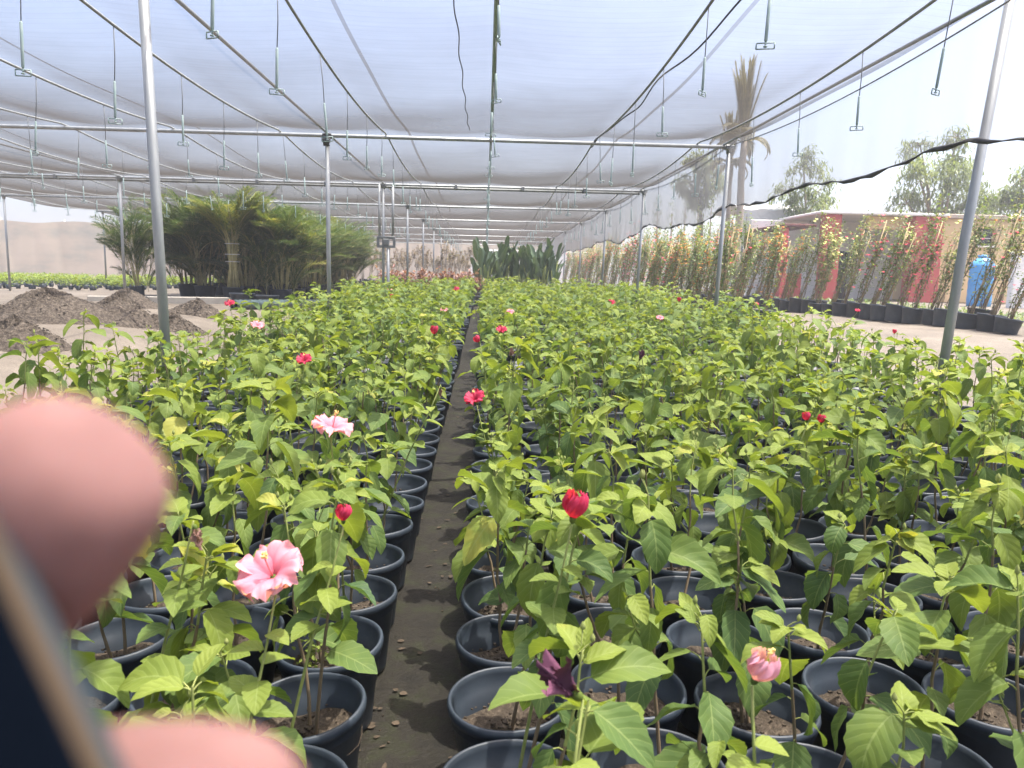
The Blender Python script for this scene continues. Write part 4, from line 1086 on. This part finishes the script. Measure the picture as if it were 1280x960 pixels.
# grey covered shed
y = 34.0; x0, x1 = hx(922, y), hx(990, y); g = ground(x0, y); zt4 = hz(950, 262, y); zb = hz(950, 308, y)
root = empty('covered_shed', ((x0+x1)/2, y, g), 0, 'pale shed under a sagging grey cloth cover beside the palms', 'shed')
xm = (x0+x1)/2
for sx in (x0+.1, x1-.1):
    for dy in (0, 3):
        mb = MB(); mb.tube([(sx-xm, dy, 0), (sx-xm, dy, zt4-g)], .05, 8); build('post', mb, ['galvanised'], root)
n = 16; Gt = np.zeros((n+1, 9, 3))
for i in range(n+1):
    for j in range(9):
        t = i/n; v_ = j/8
        z = zt4-g+.35*math.sin(v_*PI)-.15*math.sin(t*PI*3)**2*.5
        Gt[i, j] = ((x0-xm-.3)+(x1-x0+.6)*t, -.5+4*v_, z)
mb = MB(); mb.grid(Gt)
Gt = np.zeros((n+1, 6, 3))
for i in range(n+1):
    for j in range(6): Gt[i, j] = ((x0-xm-.3)+(x1-x0+.6)*i/n, -.5+.06*math.sin(i*1.1)*j/5, (zt4-g)+(zb-zt4)*j/5*(.9+.1*math.sin(i*.9))-.15*math.sin(i/n*PI*3)**2*.5)
mb.grid(Gt); build('cloth_cover', mb, ['tarp_grey'], root)
mb = MB(); mb.box((0, 1.5, (zb-g)/2), (x1-x0-.3, 2.6, zb-g-.3), 0, bev=.03); build('wall', mb, ['white_render'], root)
# boundary wall far right back
mb = MB(); mb.box((0, 0, 1.1), (30, .25, 2.2), 0, bev=.03); mb.box((0, 0, 2.25), (30, .36, .1), 0, bev=.03)
tag(build('boundary_wall', mb, ['white_render'], None, (14, 52, .58)), 'long white boundary wall behind the shed and houses', 'wall')

# ------------------------------------------------------------------ trees outside
def leaf_tree(px, base_y, clumps, trunk_r, lab, seed, n=2600, L=.28, W=.075, mat='tree_leaf', hang=True, cat='tree'):
    """clumps: (px, py, radius px) in the crown, each given its own depth"""
    r = random.Random(seed); y = base_y; k = y/FPX
    x = hx(px, y); g = ground(x, y); tr, cr = MB(), MB()
    C = []
    for (cx, cy, rp) in clumps:
        yy = y+r.uniform(-1, 1)*rp*k*.8; p = aty(cx, cy, yy); C.append((p-np.array([x, y, g]), rp*k))
    zmin = min(c[0][2]-c[1] for c in C)
    fork = np.array([0, 0, max(.8, zmin*.9)])
    tr.tube([(0, 0, -.1), (.05, 0, fork[2]*.5), tuple(fork)], [trunk_r*1.25, trunk_r, trunk_r*.85], 9)
    tot = sum(c[1]**2 for c in C)
    for c, rr_ in C:
        m_ = (fork+c)*.5+np.array([r.uniform(-.2, .2), r.uniform(-.2, .2), .1]); tr.tube([fork, m_, c], [trunk_r*.6, trunk_r*.4, trunk_r*.18], 6, caps=False)
        subs = []
        for b in range(10):
            d = np.array([r.gauss(0, 1), r.gauss(0, 1), r.gauss(0, .9)]); d /= np.linalg.norm(d); e = c+d*rr_*r.uniform(.5, .95); subs.append((e, r.uniform(-.1, .25)))
            tr.tube([c, (c+e)/2+np.array([0, 0, .05]), e], [trunk_r*.16, trunk_r*.1, trunk_r*.04], 4, caps=False)
        nn = int(n*rr_**2/tot)
        for j in range(nn):
            e, tn = r.choice(subs); q = e+np.array([r.gauss(0, .2), r.gauss(0, .2), r.gauss(0, .2)])*rr_
            cr.leaf(q, r.uniform(0, 6.28), L*r.uniform(.6, 1.25), W*r.uniform(.7, 1.3), pitch=r.uniform(-1.3, .1) if hang else r.uniform(-.6, .9), droop=.3, nu=2, ns=3, tone=.35+tn+r.uniform(-.2, .3))
    root = empty('leafy_tree', (x, y, g), 0, lab, cat)
    build('trunk', tr, ['brown_bark'], root); build('crown', cr, [mat], root)
leaf_tree(1005, 33, [(1005, 212, 24), (1022, 240, 22), (985, 240, 20), (1005, 262, 24), (1030, 252, 14), (995, 285, 16)], .13, 'slender pale green eucalyptus rising above the red house', 1, 2600, .30, .07)
leaf_tree(1160, 35, [(1150, 180, 18), (1196, 172, 18), (1150, 225, 32), (1190, 220, 34), (1225, 235, 30), (1135, 255, 24), (1170, 262, 34), (1215, 268, 30), (1245, 250, 26), (1195, 195, 20)], .2, 'broad pale green willowy tree behind the ochre house', 2, 7000, .34, .07)
leaf_tree(1290, 33, [(1275, 225, 24), (1300, 250, 34), (1268, 255, 18), (1310, 215, 30)], .16, 'yellowish tree at the outer picture edge behind the leaning post', 3, 2600, .3, .09)
leaf_tree(872, 37, [(872, 205, 20), (885, 225, 20), (862, 228, 18), (876, 245, 16), (855, 240, 10)], .14, 'grey green tree behind the tied palms, veiled by the side net', 4, 2600, .32, .08)
# row of dark young cypress-like trees veiled by the net
for i, px in enumerate((818, 836, 852, 868, 884)):
    y = 31+i*.4; x = hx(px, y); g = ground(x, y); h = aty(px, 246+(i % 2)*8, y)[2]-g
    tr, cr = MB(), MB(); tr.tube([(0, 0, 0), (0, 0, h*.5), (0, 0, h*.9)], [.05, .04, .02], 6); r = random.Random(i)
    for k in range(130):
        t = r.uniform(.12, 1.0); a = r.uniform(0, 6.28); rr_ = .28*(1-t**2.5)+.05; cr.leaf((math.cos(a)*rr_*r.uniform(.4, 1.1), math.sin(a)*rr_*r.uniform(.4, 1.1), h*t), a, .16, .06, pitch=r.uniform(.2, 1.3), nu=2, ns=3, tone=r.uniform(0, .3))
    root = empty('cypress', (x, y, g), 0, 'dark narrow young cypress standing in a row behind the side net', 'tree', 'young cypresses behind the side net'); build('trunk', tr, ['brown_bark'], root); build('crown', cr, ['tree_leaf'], root)
# tall date palms with fronds bound upright
def tied_palm(px, y, ptop, pcrown, lab, seed, n=30):
    r = random.Random(seed); x = hx(px, y); g = ground(x, y); zt_ = aty(px, ptop, y)[2]-g; zc_ = aty(px, pcrown, y)[2]-g
    tr, cr = MB(), MB()
    P = [(0.02*math.sin(i), 0, zc_*i/14) for i in range(15)]; tr.tube(P, [.17+.012*(i % 2)-.004*i for i in range(15)], 10)
    for k in range(n):
        up_ = k < n*.62; yaw = r.uniform(0, 6.28)
        L = (zt_-zc_)*r.uniform(.7, 1.02) if up_ else (zt_-zc_)*r.uniform(.4, .62)
        N = 10; p = np.array([0, 0, zc_-.1]); pts = [p]; pitch = r.uniform(1.38, 1.55) if up_ else r.uniform(.4, 1.2); dr = r.uniform(.02, .25) if up_ else r.uniform(1.6, 2.6)
        for i in range(N):
            a = pitch-dr*(i/N)**1.2; p = p+np.array([math.cos(yaw)*math.cos(a), math.sin(yaw)*math.cos(a), math.sin(a)])*L/N; pts.append(p)
        cr.tube(pts, np.linspace(.03, .006, N+1), 4, caps=False)
        for i in range(44):
            f = .12+.88*i/43; q = f*N; j = min(N-1, int(q)); b = pts[j]+(pts[j+1]-pts[j])*(q-j); a = pitch-dr*f**1.2
            for s_ in (-1, 1): cr.leaf(b, yaw+s_*(.5+.2*r.random()), .50*(1-.6*f)+.1, .035, pitch=a-.15, droop=.5, nu=2, ns=3, fold=.3, tone=r.uniform(.1, .9))
    root = empty('date_palm', (x, y, g), 0, lab, 'palm'); build('trunk', tr, ['palm_trunk'], root); build('crown', cr, ['dry_frond'], root)
tied_palm(919, 30, 72, 175, 'tall date palm with brownish fronds bound upright into a point', 5, 36)
tied_palm(904, 31, 140, 205, 'shorter date palm half hidden behind the tall bound one', 6, 24)

# ------------------------------------------------------------------ hand and phone close to the lens
def cs(px, py, d): return CP+ray(px, py)*d
def skin_mesh(name, chains):
    """chains: list of (points with radius, index of parent chain vertex)"""
    vs, es, rs = [], [], []
    for pts, par in chains:
        prev = par
        for p, r_ in pts:
            vs.append(tuple(p)); rs.append(r_); i = len(vs)-1
            if prev is not None: es.append((prev, i))
            prev = i
    me = bpy.data.meshes.new(name); me.from_pydata(vs, es, []); o = bpy.data.objects.new(name, me); COL.objects.link(o)
    md = o.modifiers.new('Skin', 'SKIN'); md.use_smooth_shade = True
    for i, v in enumerate(me.skin_vertices[0].data): v.radius = (rs[i], rs[i]); v.use_root = (i == 0)
    sb = o.modifiers.new('Sub', 'SUBSURF'); sb.levels = 2; sb.render_levels = 2
    dg = bpy.context.evaluated_depsgraph_get(); dg.update()
    m2 = bpy.data.meshes.new_from_object(o.evaluated_get(dg)); bpy.data.objects.remove(o)
    for p in m2.polygons: p.use_smooth = True
    m2.materials.clear(); m2.materials.append(M['skin'])
    return m2
PXM = lambda rp, d: rp*d/FPX
dF = .092
wrist = cs(-620, 1350, .105); palm = cs(-420, 1120, .108)
def chain(lst): return [(cs(a, b, d), PXM(r_, d)) for a, b, d, r_ in lst]
chains = [([(palm, .020), ((palm*1+wrist)/2, .024), (wrist, .024), (cs(-1100, 1900, .09), .032), (cs(-1900, 2900, .06), .040)], None)]
idx = [5]
def addc(lst):
    c_ = chain(lst); chains.append((c_, 0)); idx[0] += len(c_)
addc([(-330, 960, .106, 130), (-130, 830, .100, 118), (12, 690, .093, 150), (88, 600, .090, 146), (143, 538, .089, 102)])
addc([(-300, 1120, .106, 130), (-60, 1060, .100, 122), (180, 1042, .093, 150), (290, 1047, .090, 142), (375, 1072, .089, 98)])
addc([(-300, 1240, .106, 120), (-60, 1260, .100, 115), (170, 1250, .093, 110), (260, 1265, .090, 102), (330, 1280, .089, 72)])
addc([(-330, 1360, .106, 105), (-90, 1420, .100, 100), (120, 1440, .093, 96), (190, 1455, .090, 88), (240, 1465, .089, 60)])
addc([(-520, 1000, .100, 130), (-560, 820, .090, 120), (-500, 680, .080, 110), (-450, 600, .074, 80)])
hand = link('person', skin_mesh('person', chains)); tag(hand, 'hand with pink blurred fingertips curled round the edge of a dark phone', 'person')
# phone: edge runs from (0,620) to (165,960) in view, near face towards the lens
dP = .080
e0, e1 = cs(-60, 500, dP), cs(215, 1085, dP)
ax = e1-e0; ax /= np.linalg.norm(ax); inn = -RT*.9-UP*.42-FW*.62; inn -= ax*(inn @ ax); inn /= np.linalg.norm(inn); nrm = np.cross(ax, inn)
if nrm @ FW > 0: nrm = -nrm
mid = (e0+e1)/2
def slab(name, a0, a1, b0, b1, c0, c1, mat, par, rad=.008):
    """rounded slab: along ax, inward inn, depth nrm"""
    out = []
    for (cx, cy, a_s) in ((a1-rad, b1-rad, 0), (a0+rad, b1-rad, 1), (a0+rad, b0+rad, 2), (a1-rad, b0+rad, 3)):
        for k in range(7):
            t = (a_s+k/6)*PI/2; out.append((cx+rad*math.cos(t), cy+rad*math.sin(t)))
    n = len(out); V = []
    for cz, ins in ((c0, .0012), (c0+(c1-c0)*.3, 0), (c0+(c1-c0)*.7, 0), (c1, .0012)):
        for a, b in out:
            ca, cb = (a0+a1)/2, (b0+b1)/2; la, lb = (a1-a0)/2, (b1-b0)/2
            V.append(ax*(ca+(a-ca)*(1-ins/la))+inn*(cb+(b-cb)*(1-ins/lb))+nrm*cz)
    V.append(sum(V[:n])/n); V.append(sum(V[3*n:4*n])/n)
    q = [(l*n+j, l*n+(j+1) % n, (l+1)*n+(j+1) % n, (l+1)*n+j) for l in range(3) for j in range(n)]
    t = [(4*n, (j+1) % n, j) for j in range(n)]+[(4*n+1, 3*n+j, 3*n+(j+1) % n) for j in range(n)]
    mb = MB(); mb.add(np.array(V), q, t); return build(name, mb, [mat], par)
ph = empty('held_phone', tuple(mid), 0, 'dark phone with a grey rim and bronze trim held close to the lens', 'phone')
slab('phone_body', -.08, .08, 0, .076, -.0045, .0012, 'phone_rim', ph)
slab('bezel_trim', -.0785, .0785, .0012, .0748, .0010, .0017, 'phone_trim', ph, .007)
slab('screen', -.0772, .0772, .0030, .073, .0016, .0023, 'phone_face', ph, .006)

# ------------------------------------------------------------------ added haze volume, imitates veiling lens glare
m, nt, out = newmat('glare_haze')
pv = nd(nt, 'VolumePrincipled'); pv.inputs['Color'].default_value = (0.95, 0.96, 1.0, 1); pv.inputs['Density'].default_value = 0.0024; pv.inputs['Anisotropy'].default_value = 0.3
nt.links.new(pv.outputs[0], out.inputs['Volume'])
mb = MB(); mb.box((0, 110, 6), (310, 310, 14))
tag(build('haze', mb, ['glare_haze']), 'thin pale haze added over the nursery to imitate lens glare', 'haze', kind='stuff')
